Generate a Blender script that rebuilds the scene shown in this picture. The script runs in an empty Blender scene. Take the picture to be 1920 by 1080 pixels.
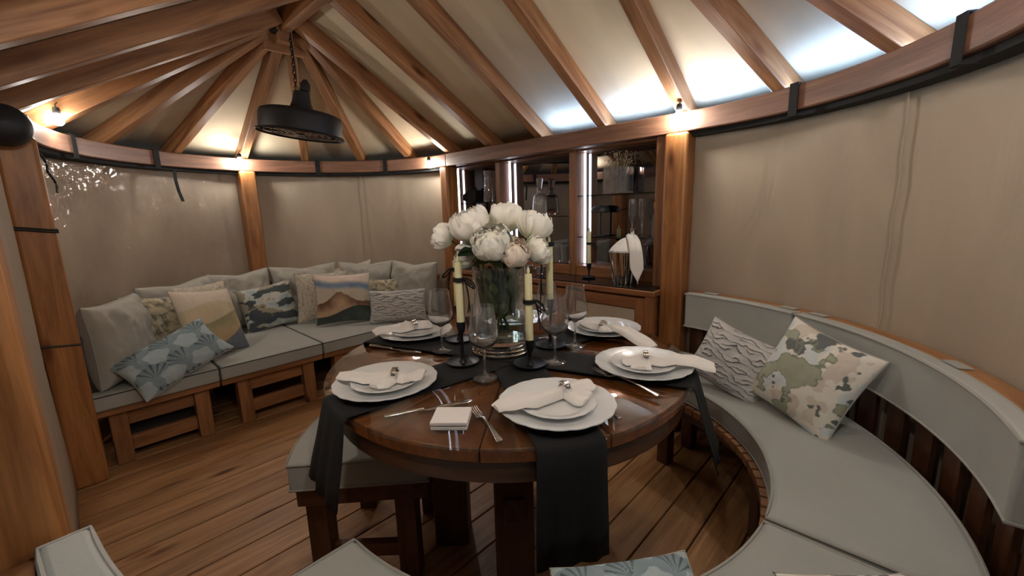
import bpy, math, random
import numpy as np
from mathutils import Vector, Matrix

rnd = random.Random(7)
SC = bpy.context.scene
COL = SC.collection
PI = math.pi
R2D = math.degrees
D2R = math.radians

# ------------------------------------------------------------------ camera
F, PITCH, ROLL, H = 795.0, D2R(10.4), D2R(1.6), 1.30


def cam_basis():
    down = np.array([math.sin(ROLL) * math.cos(PITCH), math.cos(ROLL) * math.cos(PITCH), math.sin(PITCH)])
    d = np.array([(105 - 960) / F, 0, 1.0])
    d[1] = -(d[0] * down[0] + d[2] * down[2]) / down[1]
    X = -d / np.linalg.norm(d)
    Z = -down
    return np.array([X, np.cross(Z, X), Z])      # world = B @ (right, down, forward)


B = cam_basis()
cd = bpy.data.cameras.new('camera')
cam = bpy.data.objects.new('camera', cd)
COL.objects.link(cam)
cd.sensor_width = 36.0
cd.lens = F / 1920 * 36
cd.clip_start = 0.02
m = Matrix.Identity(4)
for i in range(3):
    m[i][0] = B[i][0]
    m[i][1] = -B[i][1]
    m[i][2] = -B[i][2]
m[2][3] = H
cam.matrix_world = m
SC.camera = cam

# ------------------------------------------------------------------ world, exposure
w = bpy.data.worlds.new('night')
SC.world = w
w.use_nodes = True
w.node_tree.nodes['Background'].inputs[0].default_value = (0.55, 0.62, 0.75, 1)
w.node_tree.nodes['Background'].inputs[1].default_value = 0.02
SC.view_settings.view_transform = 'Standard'
SC.view_settings.look = 'None'
SC.view_settings.exposure = 1.98
SC.view_settings.gamma = 1.0
SC.view_settings.use_curve_mapping = False
SC.cycles.transparent_max_bounces = 24
SC.cycles.max_bounces = 10
SC.cycles.glossy_bounces = 5
SC.cycles.transmission_bounces = 12
SC.cycles.caustics_refractive = False
SC.cycles.caustics_reflective = False
SC.cycles.diffuse_bounces = 5
SC.cycles.sample_clamp_indirect = 4.0
BULB = 78.0          # emission of each festoon bulb
LED = 2.4            # emission of the led strips


# ------------------------------------------------------------------ pixel helpers (a pixel gives a direction only)
def ray(x, y):
    return B @ np.array([(x - 960) / F, (y - 540) / F, 1.0])


def atz(x, y, z):
    d = ray(x, y)
    return np.array([0, 0, H]) + (z - H) / d[2] * d


def aty(x, y, Y):
    d = ray(x, y)
    return np.array([0, 0, H]) + Y / d[1] * d


def depth(P):
    return float((B.T @ (np.array(P) - [0, 0, H]))[2])


def lin(r, g, b):
    f = lambda c: c / 12.92 if c <= 0.04045 else ((c + 0.055) / 1.055) ** 2.4
    return (f(r / 255), f(g / 255), f(b / 255))


# ------------------------------------------------------------------ node helpers
class NT:
    def __init__(s, name):
        s.m = bpy.data.materials.new(name)
        s.m.use_nodes = True
        s.t = s.m.node_tree
        s.b = s.t.nodes['Principled BSDF']
        s.out = s.t.nodes['Material Output']

    def n(s, typ, **kw):
        nd = s.t.nodes.new(typ)
        for k, v in kw.items():
            if k.startswith('_'):
                setattr(nd, k[1:], v)
            else:
                key = int(k[1:]) if k[0] == 'i' and k[1:].isdigit() else k
                s.link(v, nd.inputs[key])
        return nd

    def link(s, v, sock):
        if isinstance(v, bpy.types.NodeSocket):
            s.t.links.new(v, sock)
        elif isinstance(v, bpy.types.Node):
            s.t.links.new(v.outputs[0], sock)
        else:
            if isinstance(v, tuple) and len(v) == 3 and sock.type == 'RGBA':
                v = v + (1,)
            sock.default_value = v

    def set(s, **kw):
        for k, v in kw.items():
            s.link(v, s.b.inputs[k.replace('_', ' ')])
        return s

    def ramp(s, fac, stops):
        nd = s.t.nodes.new('ShaderNodeValToRGB')
        s.link(fac, nd.inputs[0])
        e = nd.color_ramp.elements
        while len(e) > 1:
            e.remove(e[0])
        e[0].position, e[0].color = stops[0][0], tuple(stops[0][1]) + (1,)
        for p, c in stops[1:]:
            q = e.new(p)
            q.color = tuple(c) + (1,)
        return nd

    def math(s, op, a, b=0.0, clamp=False):
        nd = s.n('ShaderNodeMath', _operation=op, i0=a, i1=b)
        nd.use_clamp = clamp
        return nd

    def mix(s, fac, a, b, mode='MIX'):
        nd = s.t.nodes.new('ShaderNodeMixRGB')
        nd.blend_type = mode
        s.link(fac, nd.inputs[0])
        s.link(a, nd.inputs[1])
        s.link(b, nd.inputs[2])
        return nd

    def bump(s, height, strength=0.3, dist=0.002):
        nd = s.n('ShaderNodeBump', Height=height, Strength=strength, Distance=dist)
        s.link(nd, s.b.inputs['Normal'])
        return nd


def wood(name, dark, light, rough=0.5, knots=True, coat=0.0, var=0.25):
    s = NT(name)
    at = s.n('ShaderNodeAttribute', _attribute_name='gr')
    oi = s.n('ShaderNodeObjectInfo')
    off = s.n('ShaderNodeVectorMath', _operation='SCALE', i0=(7.3, 3.1, 5.7))
    s.link(oi.outputs['Random'], off.inputs['Scale'])
    v = s.n('ShaderNodeVectorMath', _operation='ADD', i0=at.outputs['Vector'], i1=off)
    mp = s.n('ShaderNodeMapping', Vector=v, Scale=(1.3, 13.0, 13.0))
    n1 = s.n('ShaderNodeTexNoise', Vector=mp, Scale=1.0, Detail=5.0, Roughness=0.6, Distortion=1.6)
    mp2 = s.n('ShaderNodeMapping', Vector=v, Scale=(4.0, 110.0, 110.0))
    n2 = s.n('ShaderNodeTexNoise', Vector=mp2, Scale=1.0, Detail=3.0, Roughness=0.7)
    base = s.ramp(n1, [(0.28, dark), (0.5, tuple((a + b) / 2 for a, b in zip(dark, light))), (0.72, light)])
    c = s.mix(0.35, base, s.ramp(n2, [(0.3, (0.35, 0.3, 0.26)), (0.65, (1, 1, 1))]), 'MULTIPLY')
    if knots:
        mp3 = s.n('ShaderNodeMapping', Vector=v, Scale=(2.4, 8.0, 8.0))
        vo = s.n('ShaderNodeTexVoronoi', Vector=mp3, Scale=1.0)
        k = s.ramp(vo.outputs['Distance'], [(0.07, (0.22, 0.13, 0.08)), (0.12, (0.55, 0.42, 0.32)), (0.20, (1, 1, 1))])
        sel = s.n('ShaderNodeSeparateColor', i0=vo.outputs['Color'])
        thr = s.math('GREATER_THAN', sel.outputs[0], 0.5)
        c = s.mix(thr, c, s.mix(1.0, c, k, 'MULTIPLY'))
    hv = s.n('ShaderNodeHueSaturation', Color=c)
    s.link(s.math('MULTIPLY_ADD', oi.outputs['Random'], var), hv.inputs['Value'])
    hv.inputs['Value'].links[0].from_node.inputs[2].default_value = 1 - var / 2
    s.set(Base_Color=hv.outputs[0], Roughness=rough)
    s.b.inputs['Coat Weight'].default_value = coat
    s.b.inputs['Coat Roughness'].default_value = 0.08
    s.bump(n2, 0.25, 0.0015)
    return s.m


def plain(name, col, rough=0.5, metal=0.0, **kw):
    s = NT(name).set(Base_Color=col, Roughness=rough, Metallic=metal)
    for k, v in kw.items():
        s.link(v, s.b.inputs[k.replace('_', ' ')])
    return s.m


def fabric(name, col, rough=0.9, scale=900.0, bump=0.25, mottled=0.1, vc=False, soft=0.0, sheen=0.08):
    s = NT(name)
    tc = s.n('ShaderNodeTexCoord')
    n = s.n('ShaderNodeTexNoise', Vector=tc.outputs['Object'], Scale=6.0, Detail=4.0)
    wv = s.n('ShaderNodeTexNoise', Vector=tc.outputs['Object'], Scale=scale, Detail=1.0)
    if vc:
        base = s.n('ShaderNodeAttribute', _attribute_name='Col').outputs['Color']
    else:
        base = s.ramp(n, [(0.3, tuple(c * (1 - mottled) for c in col)), (0.7, tuple(min(1, c * (1 + mottled)) for c in col))])
    c = s.mix(0.18, base, s.ramp(wv, [(0.3, (0.45, 0.45, 0.45)), (0.7, (1, 1, 1))]), 'MULTIPLY')
    s.set(Base_Color=c, Roughness=rough)
    s.b.inputs['Sheen Weight'].default_value = sheen
    h = s.math('ADD', s.math('MULTIPLY', wv, 0.3), s.math('MULTIPLY', n, soft))
    s.bump(h, bump, 0.004)
    return s.m


def thin_glass(name, tint=(1, 1, 1), ior=1.45, rough=0.0, bumpy=0.0, power=1.0, ex=5.0):
    # thin clear sheet: transparent, with a mirror reflection that grows towards grazing angles
    s = NT(name)
    tr = s.n('ShaderNodeBsdfTransparent', Color=tint)
    gl = s.n('ShaderNodeBsdfGlossy', Color=(1, 1, 1), Roughness=rough)
    lw = s.n('ShaderNodeLayerWeight', Blend=0.5)
    if bumpy:
        tc = s.n('ShaderNodeTexCoord')
        nz = s.n('ShaderNodeTexNoise', Vector=tc.outputs['Object'], Scale=13.0, Detail=3.0, Distortion=0.6)
        bp = s.n('ShaderNodeBump', Height=nz, Strength=bumpy, Distance=0.05)
        s.link(bp, gl.inputs['Normal'])
    f0 = ((ior - 1) / (ior + 1)) ** 2
    p5 = s.math('POWER', lw.outputs['Facing'], ex)
    fac = s.math('MULTIPLY', s.math('ADD', s.math('MULTIPLY', p5, 1 - f0), f0), power, True)
    mx = s.n('ShaderNodeMixShader', i0=fac, i1=tr, i2=gl)
    s.link(mx, s.out.inputs['Surface'])
    return s.m


def emit(name, col, strength):
    s = NT(name)
    e = s.n('ShaderNodeEmission', Color=col, Strength=strength)
    s.link(e, s.out.inputs['Surface'])
    return s.m


def canvas(name, col, wr=0.5):
    s = NT(name)
    at = s.n('ShaderNodeAttribute', _attribute_name='gr')
    mp = s.n('ShaderNodeMapping', Vector=at.outputs['Vector'], Scale=(3.5, 1.2, 1.0))
    n = s.n('ShaderNodeTexNoise', Vector=mp, Scale=1.6, Detail=3.0, Distortion=0.5)
    fi = s.n('ShaderNodeTexNoise', Vector=at.outputs['Vector'], Scale=700.0, Detail=1.0)
    c = s.ramp(n, [(0.3, tuple(x * 0.93 for x in col)), (0.7, tuple(x * 1.05 for x in col))])
    s.set(Base_Color=c, Roughness=0.75)
    h = s.math('ADD', s.math('MULTIPLY', n, wr), s.math('MULTIPLY', fi, 0.02))
    s.bump(h, 0.5, 0.03)
    return s.m


M = {}
M['cedar'] = wood('cedar', lin(120, 76, 44), lin(190, 138, 92), 0.5)
M['post'] = wood('cedar_post', lin(134, 82, 42), lin(196, 136, 78), 0.42)
M['beam'] = wood('cedar_beam', lin(104, 72, 56), lin(156, 112, 86), 0.5, knots=False)
M['floor'] = wood('decking', lin(150, 104, 64), lin(214, 164, 112), 0.42, var=0.42)
M['bench'] = wood('bench_wood', lin(122, 80, 48), lin(176, 126, 82), 0.45)
M['stain'] = wood('stained_wood', lin(62, 38, 24), lin(106, 68, 44), 0.4, knots=False)
M['tabletop'] = wood('table_wood', lin(92, 48, 18), lin(156, 90, 42), 0.35, knots=False)
M['cab'] = wood('cabinet_wood', lin(120, 76, 46), lin(172, 118, 76), 0.45, knots=False)
M['canvas'] = canvas('wall_canvas', lin(172, 156, 136), 0.9)
M['lining'] = canvas('roof_lining', lin(226, 210, 178), 0.25)
M['cush'] = fabric('grey_cushion', lin(172, 174, 168), mottled=0.05, soft=0.8)
M['cush_s'] = fabric('grey_back_cushion', lin(176, 174, 164), mottled=0.05, soft=5.0, bump=0.45)
M['pipe'] = fabric('cushion_piping', lin(166, 164, 156), mottled=0.02)
M['pipe_d'] = fabric('dark_piping', lin(70, 70, 68), mottled=0.02)
M['vc'] = fabric('printed_fabric', (1, 1, 1), vc=True, soft=1.5, bump=0.3)
M['black'] = plain('black_matt', (0.012, 0.012, 0.013), 0.55)
M['blackmetal'] = plain('black_metal', (0.02, 0.02, 0.022), 0.42, 0.6)
M['webbing'] = fabric('black_webbing', (0.008, 0.008, 0.008), mottled=0.0, sheen=0.0)
M['runner'] = fabric('black_runner', (0.006, 0.006, 0.0065), mottled=0.1, sheen=0.0)
M['chrome'] = plain('polished_silver', (0.82, 0.80, 0.77), 0.09, 1.0)
M['steel'] = plain('cutlery_steel', (0.72, 0.69, 0.66), 0.18, 1.0)
M['china'] = plain('white_china', lin(226, 228, 228), 0.22, 0.0, Coat_Weight=0.6)
M['napkin'] = fabric('white_napkin', lin(238, 234, 228), mottled=0.02, soft=2.0)
M['wax'] = plain('ivory_wax', lin(226, 222, 178), 0.45, 0.0, Subsurface_Weight=0.2, Subsurface_Radius=(0.02, 0.015, 0.006))
M['box'] = plain('white_card', lin(232, 228, 224), 0.55)
M['vase_glass'] = thin_glass('clear_glass', (0.955, 0.96, 0.96), 1.55, power=1.2, ex=3.2)
M['glass'] = plain('drinking_glass', (0.97, 0.975, 0.98), 0.0, 0.0, Transmission_Weight=0.95, IOR=1.5)
M['tglass'] = thin_glass('table_glass', (0.93, 0.95, 0.94), 1.5)
M['crystal'] = plain('crystal', (0.95, 0.95, 0.96), 0.03, 0.0, Transmission_Weight=0.86, IOR=1.55)  # partly white diffuse, imitating the sparkle of cut facets
M['shelfglass'] = thin_glass('shelf_glass', (0.55, 0.6, 0.6), 1.5)
M['pvc'] = thin_glass('clear_pvc', (0.99, 0.98, 0.98), 1.45, 0.03, 0.40, 1.4)
M['smoke'] = plain('smoked_mirror', (0.27, 0.27, 0.285), 0.02, 1.0)
M['blackglass'] = plain('black_glass', (0.012, 0.01, 0.01), 0.06)
M['panel'] = fabric('cabinet_panel', lin(196, 182, 160), mottled=0.03)
M['bulb'] = emit('bulb_glow', (1.0, 0.965, 0.91), BULB)
M['led'] = emit('led_strip', (0.80, 0.84, 1.0), LED)
M['ledtop'] = emit('led_eaves', (0.36, 0.58, 1.0), LED * 8.0)
M['dark'] = plain('dark_underside', (0.03, 0.025, 0.022), 0.8)
M['stem'] = plain('green_stem', lin(74, 96, 44), 0.5)
M['leaf'] = plain('green_leaf', lin(70, 92, 44), 0.45)
M['leaf_d'] = plain('dark_green_leaf', lin(38, 52, 30), 0.45)
M['leaf_l'] = plain('light_green_leaf', lin(150, 170, 90), 0.45)
M['water'] = thin_glass('vase_water', (0.80, 0.86, 0.80), 1.33)
M['dry'] = plain('dried_flower', lin(206, 190, 160), 0.8)
M['gold'] = plain('gold_label', lin(190, 150, 70), 0.35, 0.8)
s = NT('peony_petal')
pa = s.n('ShaderNodeAttribute', _attribute_name='gr')
px = s.n('ShaderNodeSeparateXYZ', i0=pa.outputs['Vector'])
s.set(Base_Color=s.ramp(px.outputs[1], [(0.0, lin(222, 220, 160)), (0.25, lin(242, 238, 214)), (0.8, lin(250, 248, 238))]), Roughness=0.6)
s.b.inputs['Subsurface Weight'].default_value = 0.15
s.b.inputs['Subsurface Radius'].default_value = (0.01, 0.008, 0.005)
M['petal'] = s.m
s = NT('peony_petal_blush')
pa = s.n('ShaderNodeAttribute', _attribute_name='gr')
px = s.n('ShaderNodeSeparateXYZ', i0=pa.outputs['Vector'])
s.set(Base_Color=s.ramp(px.outputs[1], [(0.0, lin(224, 206, 160)), (0.3, lin(240, 220, 200)), (0.9, lin(248, 236, 222))]), Roughness=0.6)
M['petal_b'] = s.m


# ------------------------------------------------------------------ mesh builder
def link(o, parent=None):
    COL.objects.link(o)
    if parent is not None:
        o.parent = parent
    return o


class MB:
    def __init__(s):
        s.v, s.f, s.g, s.s, s.c = [], [], [], [], []

    def add(s, v, f, g=None, smooth=False, col=None):
        o = len(s.v)
        s.v += [tuple(map(float, p)) for p in v]
        s.g += [tuple(map(float, p)) for p in (v if g is None else g)]
        s.f += [tuple(i + o for i in q) for q in f]
        s.s += [smooth] * len(f)
        if col is not None:
            s.c += [tuple(c) for c in col]
        return s

    def box(s, x0, x1, y0, y1, z0, z1, grain='x', mat=None):
        v = [(x, y, z) for z in (z0, z1) for y in (y0, y1) for x in (x0, x1)]
        k = {'x': (0, 1, 2), 'y': (1, 0, 2), 'z': (2, 0, 1)}[grain]
        o = [rnd.uniform(0, 9) for _ in range(3)]
        g = [(p[k[0]] + o[0], p[k[1]] + o[1], p[k[2]] + o[2]) for p in v]
        if mat is not None:
            v = [mat @ Vector(p) for p in v]
        return s.add(v, [(0, 2, 3, 1), (4, 5, 7, 6), (0, 1, 5, 4), (2, 6, 7, 3), (0, 4, 6, 2), (1, 3, 7, 5)], g)

    def beam(s, p0, p1, w, h, up=(0, 0, 1)):
        p0, p1, up = Vector(p0), Vector(p1), Vector(up)
        d = (p1 - p0)
        L = d.length
        d.normalize()
        sd = d.cross(up).normalized()
        u = sd.cross(d).normalized()
        mt = Matrix((d, sd, u)).transposed().to_4x4()
        mt.translation = p0
        return s.box(0, L, -w / 2, w / 2, -h / 2, h / 2, 'x', mt)

    def arc(s, c, r0, r1, a0, a1, z0, z1, n=24, smooth=True):
        o = [rnd.uniform(0, 9) for _ in range(3)]
        full = abs(abs(a1 - a0) - 360) < 1e-6
        v, g = [], []
        for i in range(n + 1):
            a = D2R(a0 + (a1 - a0) * i / n)
            for r, z in ((r0, z0), (r1, z0), (r1, z1), (r0, z1)):
                v.append((c[0] + r * math.cos(a), c[1] + r * math.sin(a), z))
                g.append((a * (r0 + r1) / 2 + o[0], r + o[1], z + o[2]))
        f = []
        for i in range(n):
            for k in range(4):
                f.append((4 * i + k, 4 * i + (k + 1) % 4, 4 * i + 4 + (k + 1) % 4, 4 * i + 4 + k))
        s.add(v, f, g, False)
        nb = len(s.v) - len(v)
        if not full:
            s.f += [(nb + 3, nb + 2, nb + 1, nb), (nb + 4 * n, nb + 4 * n + 1, nb + 4 * n + 2, nb + 4 * n + 3)]
            s.s += [False, False]
        return s

    def prism(s, poly, z0, z1):
        n = len(poly)
        v = [(x, y, z0) for x, y in poly] + [(x, y, z1) for x, y in poly]
        f = [tuple(range(n - 1, -1, -1)), tuple(range(n, 2 * n))]
        f += [(i, (i + 1) % n, n + (i + 1) % n, n + i) for i in range(n)]
        return s.add(v, f)

    def lathe(s, prof, n=32, c=(0, 0, 0), mod=None, axis=None):
        v, f = [], []
        for j, (r, z) in enumerate(prof):
            for i in range(n):
                a = 2 * PI * i / n
                k = mod(a, j) if mod else 1.0
                v.append(Vector((r * k * math.cos(a), r * k * math.sin(a), z)))
        if axis is not None:
            q = Vector((0, 0, 1)).rotation_difference(Vector(axis))
            v = [q @ p for p in v]
        v = [(p[0] + c[0], p[1] + c[1], p[2] + c[2]) for p in v]
        for j in range(len(prof) - 1):
            for i in range(n):
                k = (i + 1) % n
                f.append((j * n + i, j * n + k, j * n + n + k, j * n + n + i))
        if prof[0][0] > 1e-5:
            pass
        return s.add(v, f, smooth=True)

    def disc(s, c, r, n=32, up=True):
        v = [(c[0] + r * math.cos(2 * PI * i / n), c[1] + r * math.sin(2 * PI * i / n), c[2]) for i in range(n)]
        f = [tuple(range(n))] if up else [tuple(range(n - 1, -1, -1))]
        return s.add(v, f)

    def tube(s, pts, r, n=6, closed=False, taper=None):
        P = [Vector(p) for p in pts]
        v, f = [], []
        N = len(P)
        up = Vector((0.13, 0.21, 0.97))
        for i in range(N):
            a = P[(i - 1) % N] if (closed or i > 0) else P[i]
            b = P[(i + 1) % N] if (closed or i < N - 1) else P[i]
            d = (b - a)
            if d.length < 1e-9:
                d = Vector((0, 0, 1))
            d.normalize()
            u = up if abs(d.dot(up)) < 0.95 else Vector((1, 0, 0))
            x = d.cross(u).normalized()
            y = x.cross(d)
            rr = r if taper is None else r * taper(i / max(1, N - 1))
            for k in range(n):
                t = 2 * PI * k / n
                v.append(P[i] + x * rr * math.cos(t) + y * rr * math.sin(t))
        for i in range(N if closed else N - 1):
            j = (i + 1) % N
            for k in range(n):
                q = (k + 1) % n
                f.append((i * n + k, i * n + q, j * n + q, j * n + k))
        if not closed:
            f.append(tuple(range(n - 1, -1, -1)))
            f.append(tuple((N - 1) * n + k for k in range(n)))
        return s.add(v, f, smooth=True)

    def grid(s, fn, nu, nv, smooth=True, closeu=False, gfn=None, cfn=None):
        v, g, c = [], [], []
        for j in range(nv + 1):
            for i in range(nu + (0 if closeu else 1)):
                p = fn(i / nu, j / nv)
                v.append(p)
                g.append(gfn(i / nu, j / nv) if gfn else p)
        W = nu if closeu else nu + 1
        f = []
        for j in range(nv):
            for i in range(nu):
                k = (i + 1) % W if closeu else i + 1
                f.append((j * W + i, j * W + k, j * W + W + k, j * W + W + i))
        return s.add(v, f, g, smooth)

    def mesh(s, name, mat):
        me = bpy.data.meshes.new(name)
        me.from_pydata(s.v, [], s.f)
        a = me.attributes.new('gr', 'FLOAT_VECTOR', 'POINT')
        a.data.foreach_set('vector', np.array(s.g, dtype=np.float32).ravel())
        me.polygons.foreach_set('use_smooth', s.s)
        if s.c:
            ca = me.color_attributes.new('Col', 'FLOAT_COLOR', 'POINT')
            arr = np.ones((len(s.v), 4), dtype=np.float32)
            arr[:, :3] = np.array(s.c)
            ca.data.foreach_set('color', arr.ravel())
        me.materials.append(mat)
        me.validate()
        me.update()
        me.set_sharp_from_angle(angle=D2R(52))
        return me

    def build(s, name, mat, parent=None, loc=None, rz=0.0, bev=0.0, seg=2, sub=0, solid=0.0, rot=None):
        o = bpy.data.objects.new(name, s.mesh(name, mat))
        link(o, parent)
        if loc is not None:
            o.location = loc
        o.rotation_euler = rot if rot else (0, 0, rz)
        if solid:
            q = o.modifiers.new('solid', 'SOLIDIFY')
            q.thickness = solid
            q.offset = 0
        if bev:
            q = o.modifiers.new('bevel', 'BEVEL')
            q.width = bev
            q.segments = seg
            q.limit_method = 'ANGLE'
            q.angle_limit = D2R(40)
            if seg > 2:
                o.data.polygons.foreach_set('use_smooth', [True] * len(o.data.polygons))
                try:
                    o.data.set_sharp_from_angle(angle=D2R(60))
                except Exception:
                    pass
        if sub:
            q = o.modifiers.new('sub', 'SUBSURF')
            q.levels = q.render_levels = sub
        return o


def thing(name, label, cat, loc=(0, 0, 0), rz=0.0, group=None, rot=None):
    o = bpy.data.objects.new(name, None)
    link(o)
    o.empty_display_size = 0.05
    o.location = loc
    o.rotation_euler = rot if rot else (0, 0, rz)
    o['label'] = label
    o['category'] = cat
    if group:
        o['group'] = group
    return o


def tag(o, label, cat, group=None):
    o['label'] = label
    o['category'] = cat
    if group:
        o['group'] = group
    return o


def struct(o, label=None):
    o['kind'] = 'structure'
    if label:
        o['label'] = label
    return o


def dup(root, loc, rz, label, group=None):
    r = root.copy()
    link(r)
    r.location = loc
    r.rotation_euler = (0, 0, rz)
    r['label'] = label
    if group:
        r['group'] = group
    for ch in list(root.children):
        c = ch.copy()
        link(c, r)
        for gch in ch.children:
            d = gch.copy()
            link(d, c)
    return r


# ================================================================== THE PAVILION SHELL
XL, XR, Y0 = -2.90, -0.95, 1.14          # centres of the two round ends, axis of the ridge
RB = 1.20                                 # radius of the wall plate
CL, CR = (XL, Y0), (XR, Y0)
ZB0, ZB1 = 1.675, 1.775                   # wall plate bottom and top
RW = 1.268                                 # canvas radius


def chord(x, r):
    if x < XL:
        q = r * r - (x - XL) ** 2
    elif x > XR:
        q = r * r - (x - XR) ** 2
    else:
        q = r * r
    return math.sqrt(q) if q > 0 else 0.0


# floor: sub-base and single boards running across the pavilion
fl = MB()
fl.box(-4.45, 0.6, -0.45, 2.75, -0.09, -0.045)
floor = struct(fl.build('floor', M['dark']), 'dark base under the wooden deck boards')
PW = 0.147
x = -4.33
while x < 0.52:
    hw = max(chord(x + 0.02, 1.42), chord(x + PW - 0.02, 1.42))
    if hw > 0.1:
        b = MB()
        b.box(x + 0.003, x + PW - 0.003, Y0 - hw, Y0 + hw, -0.042, 0.0, 'y')
        b.build('plank', M['floor'], floor, bev=0.003)
    x += PW

# wall plates (round ends, header, near side)
t1 = MB(); t1.arc(CL, RB - 0.045, RB + 0.045, 90, 270, ZB0, ZB1, 40)
struct(t1.build('trim_1', M['beam'], bev=0.006), 'curved timber wall plate round the sofa end')
t2 = MB(); t2.box(XL, XR, Y0 + RB - 0.045, Y0 + RB + 0.045, ZB0, ZB1)
struct(t2.build('trim_2', M['beam'], bev=0.006), 'straight timber header above the drinks cabinet')
t3 = MB(); t3.arc(CR, RB - 0.045, RB + 0.045, -90, 90, ZB0, ZB1, 40)
struct(t3.build('trim_3', M['beam'], bev=0.006), 'curved timber wall plate round the dining end')
t4 = MB(); t4.box(XL - 0.04, XR, Y0 - RB - 0.14, Y0 - RB - 0.05, ZB0, ZB1)
struct(t4.build('trim_4', M['beam'], bev=0.006), 'straight timber wall plate on the near side')

# roof: lining, rafters, ridge
ZR = 2.44                                 # rafter underside at the ridge
SL = (ZR - ZB1) / (RB - 0.03)             # roof slope
RH = 0.095                                # rafter depth


def roofz(r, top=False):
    return ZB1 + (RB - r) * SL + (RH / math.cos(math.atan(SL)) + 0.004 if top else 0)


def stadium(r, n=24):
    P = []
    for i in range(n + 1):
        a = D2R(-90 + 180 * i / n)
        P.append((XR + r * math.cos(a), Y0 + r * math.sin(a)))
    for i in range(1, 8):
        P.append((XR + (XL - XR) * i / 8, Y0 + r))
    for i in range(n + 1):
        a = D2R(90 + 180 * i / n)
        P.append((XL + r * math.cos(a), Y0 + r * math.sin(a)))
    for i in range(1, 8):
        P.append((XL + (XR - XL) * i / 8, Y0 - r))
    return P


lm = MB()
rs = [1.36, 1.1, 0.8, 0.5, 0.2, 0.004]
rings = [stadium(r, 32) for r in rs]
N = len(rings[0])
v, g = [], []
for r, rg in zip(rs, rings):
    for p in rg:
        sag = 0.0
        v.append((p[0], p[1], roofz(r, True) - sag))
        g.append((p[0], p[1], r))
f = []
for j in range(len(rs) - 1):
    for i in range(N):
        k = (i + 1) % N
        f.append((j * N + i, j * N + k, j * N + N + k, j * N + N + i))
lm.add(v, f, g, False)
ceiling = struct(lm.build('ceiling', M['lining'], solid=0.004), 'cream fabric roof lining above the rafters')


def rafter(c, a, r1=0.03):
    ca, sa = math.cos(D2R(a)), math.sin(D2R(a))
    nrm = Vector((-SL * ca, -SL * sa, -1)).normalized()
    p0 = Vector((c[0] + (RB + 0.08) * ca, c[1] + (RB + 0.08) * sa, roofz(RB + 0.08)))
    p1 = Vector((c[0] + r1 * ca, c[1] + r1 * sa, roofz(r1)))
    off = Vector((SL * ca, SL * sa, 1)).normalized() * (RH / 2)
    b = MB()
    b.beam(p0 + off, p1 + off, 0.062, RH, off)
    return b.build('rafter', M['cedar'], ceiling, bev=0.004)


for i in range(5):
    X = XL + (XR - XL) * i / 4
    rafter((X, Y0), 90)
    rafter((X, Y0), -90)
for i in range(1, 8):
    rafter(CL, 90 + 22.5 * i, 0.10)
    rafter(CR, -90 + 22.5 * i, 0.10)
rb = MB()
rb.box(XL - 0.05, XR + 0.05, Y0 - 0.03, Y0 + 0.03, 2.415, 2.52)
rb.build('ridge_beam', M['cedar'], ceiling, bev=0.004)
hb = MB()
hb.box(XL - 0.13, XL - 0.05, Y0 - 0.045, Y0 + 0.045, 2.36, 2.52, 'z')
hb.build('king_post', M['cedar'], ceiling, bev=0.004)
cb = MB()
cb.box(XL - 0.155, XL - 0.13, Y0 - 0.10, Y0 + 0.14, 2.32, 2.38, 'y')
cb.build('collar_board', M['cedar'], ceiling, bev=0.003)
gp = MB()
gp.prism([(XL - 0.14, Y0 - 0.05), (XL - 0.02, Y0 - 0.05), (XL - 0.06, Y0 - 0.17)], 2.40, 2.41)
gp.build('dark_triangle', M['blackmetal'], ceiling)  # thin black triangle beside the king post


# posts
def post(name, x, y, lab, wx=0.125, wy=0.12, rot=0.0, top=ZB0):
    b = MB()
    b.box(-wx / 2, wx / 2, -wy / 2, wy / 2, 0.0, top, 'z')
    o = b.build('timber_post', M['post'], loc=(x, y, 0), rz=rot, bev=0.016, seg=3)
    return tag(o, lab, 'post', 'timber posts of the pavilion')


post('p', -0.957, Y0 + RB, 'wide timber post between the drinks cabinet and the curved bench')
post('p', -2.925, Y0 + RB, 'slim timber post at the left end of the drinks cabinet', 0.10)
post('p', XL - RB, Y0, 'timber post rising behind the middle of the sofa')
post('p', -2.925, Y0 - RB - 0.01, 'timber post wound with black cord at the near end of the sofa', 0.13, 0.13)
post('p', -0.955, Y0 - RB - 0.055, 'nearest timber post filling the lower left edge of the view', 0.13, 0.11)


# canvas walls
def wallsheet(name, path, z0, z1, lab, amp=0.006, nz=14, seed=0):
    r_ = random.Random(seed)
    ph = [(r_.uniform(3, 9), r_.uniform(0, 6), r_.uniform(-2, 2)) for _ in range(4)]
    L = [0.0]
    for p, q in zip(path, path[1:]):
        L.append(L[-1] + math.hypot(q[0] - p[0], q[1] - p[1]))
    n = len(path)
    nrm = []
    for i in range(n):
        a, b = path[max(0, i - 1)], path[min(n - 1, i + 1)]
        d = Vector((b[0] - a[0], b[1] - a[1])).normalized()
        nrm.append((d[1], -d[0]))
    b = MB()
    v, g, f = [], [], []
    for j in range(nz + 1):
        z = z0 + (z1 - z0) * j / nz
        e = math.sin(PI * min(1, max(0, j / nz)))
        for i in range(n):
            k = sum(math.sin(w_ * L[i] + p_ + t_ * z * 2) for w_, p_, t_ in ph) * amp * (0.3 + e)
            v.append((path[i][0] + nrm[i][0] * k, path[i][1] + nrm[i][1] * k, z))
            g.append((L[i], z, 0))
    for j in range(nz):
        for i in range(n - 1):
            f.append((j * n + i, j * n + i + 1, j * n + n + i + 1, j * n + n + i))
    b.add(v, f, g, True)
    return struct(b.build(name, M['canvas'], solid=0.003), lab)


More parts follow.
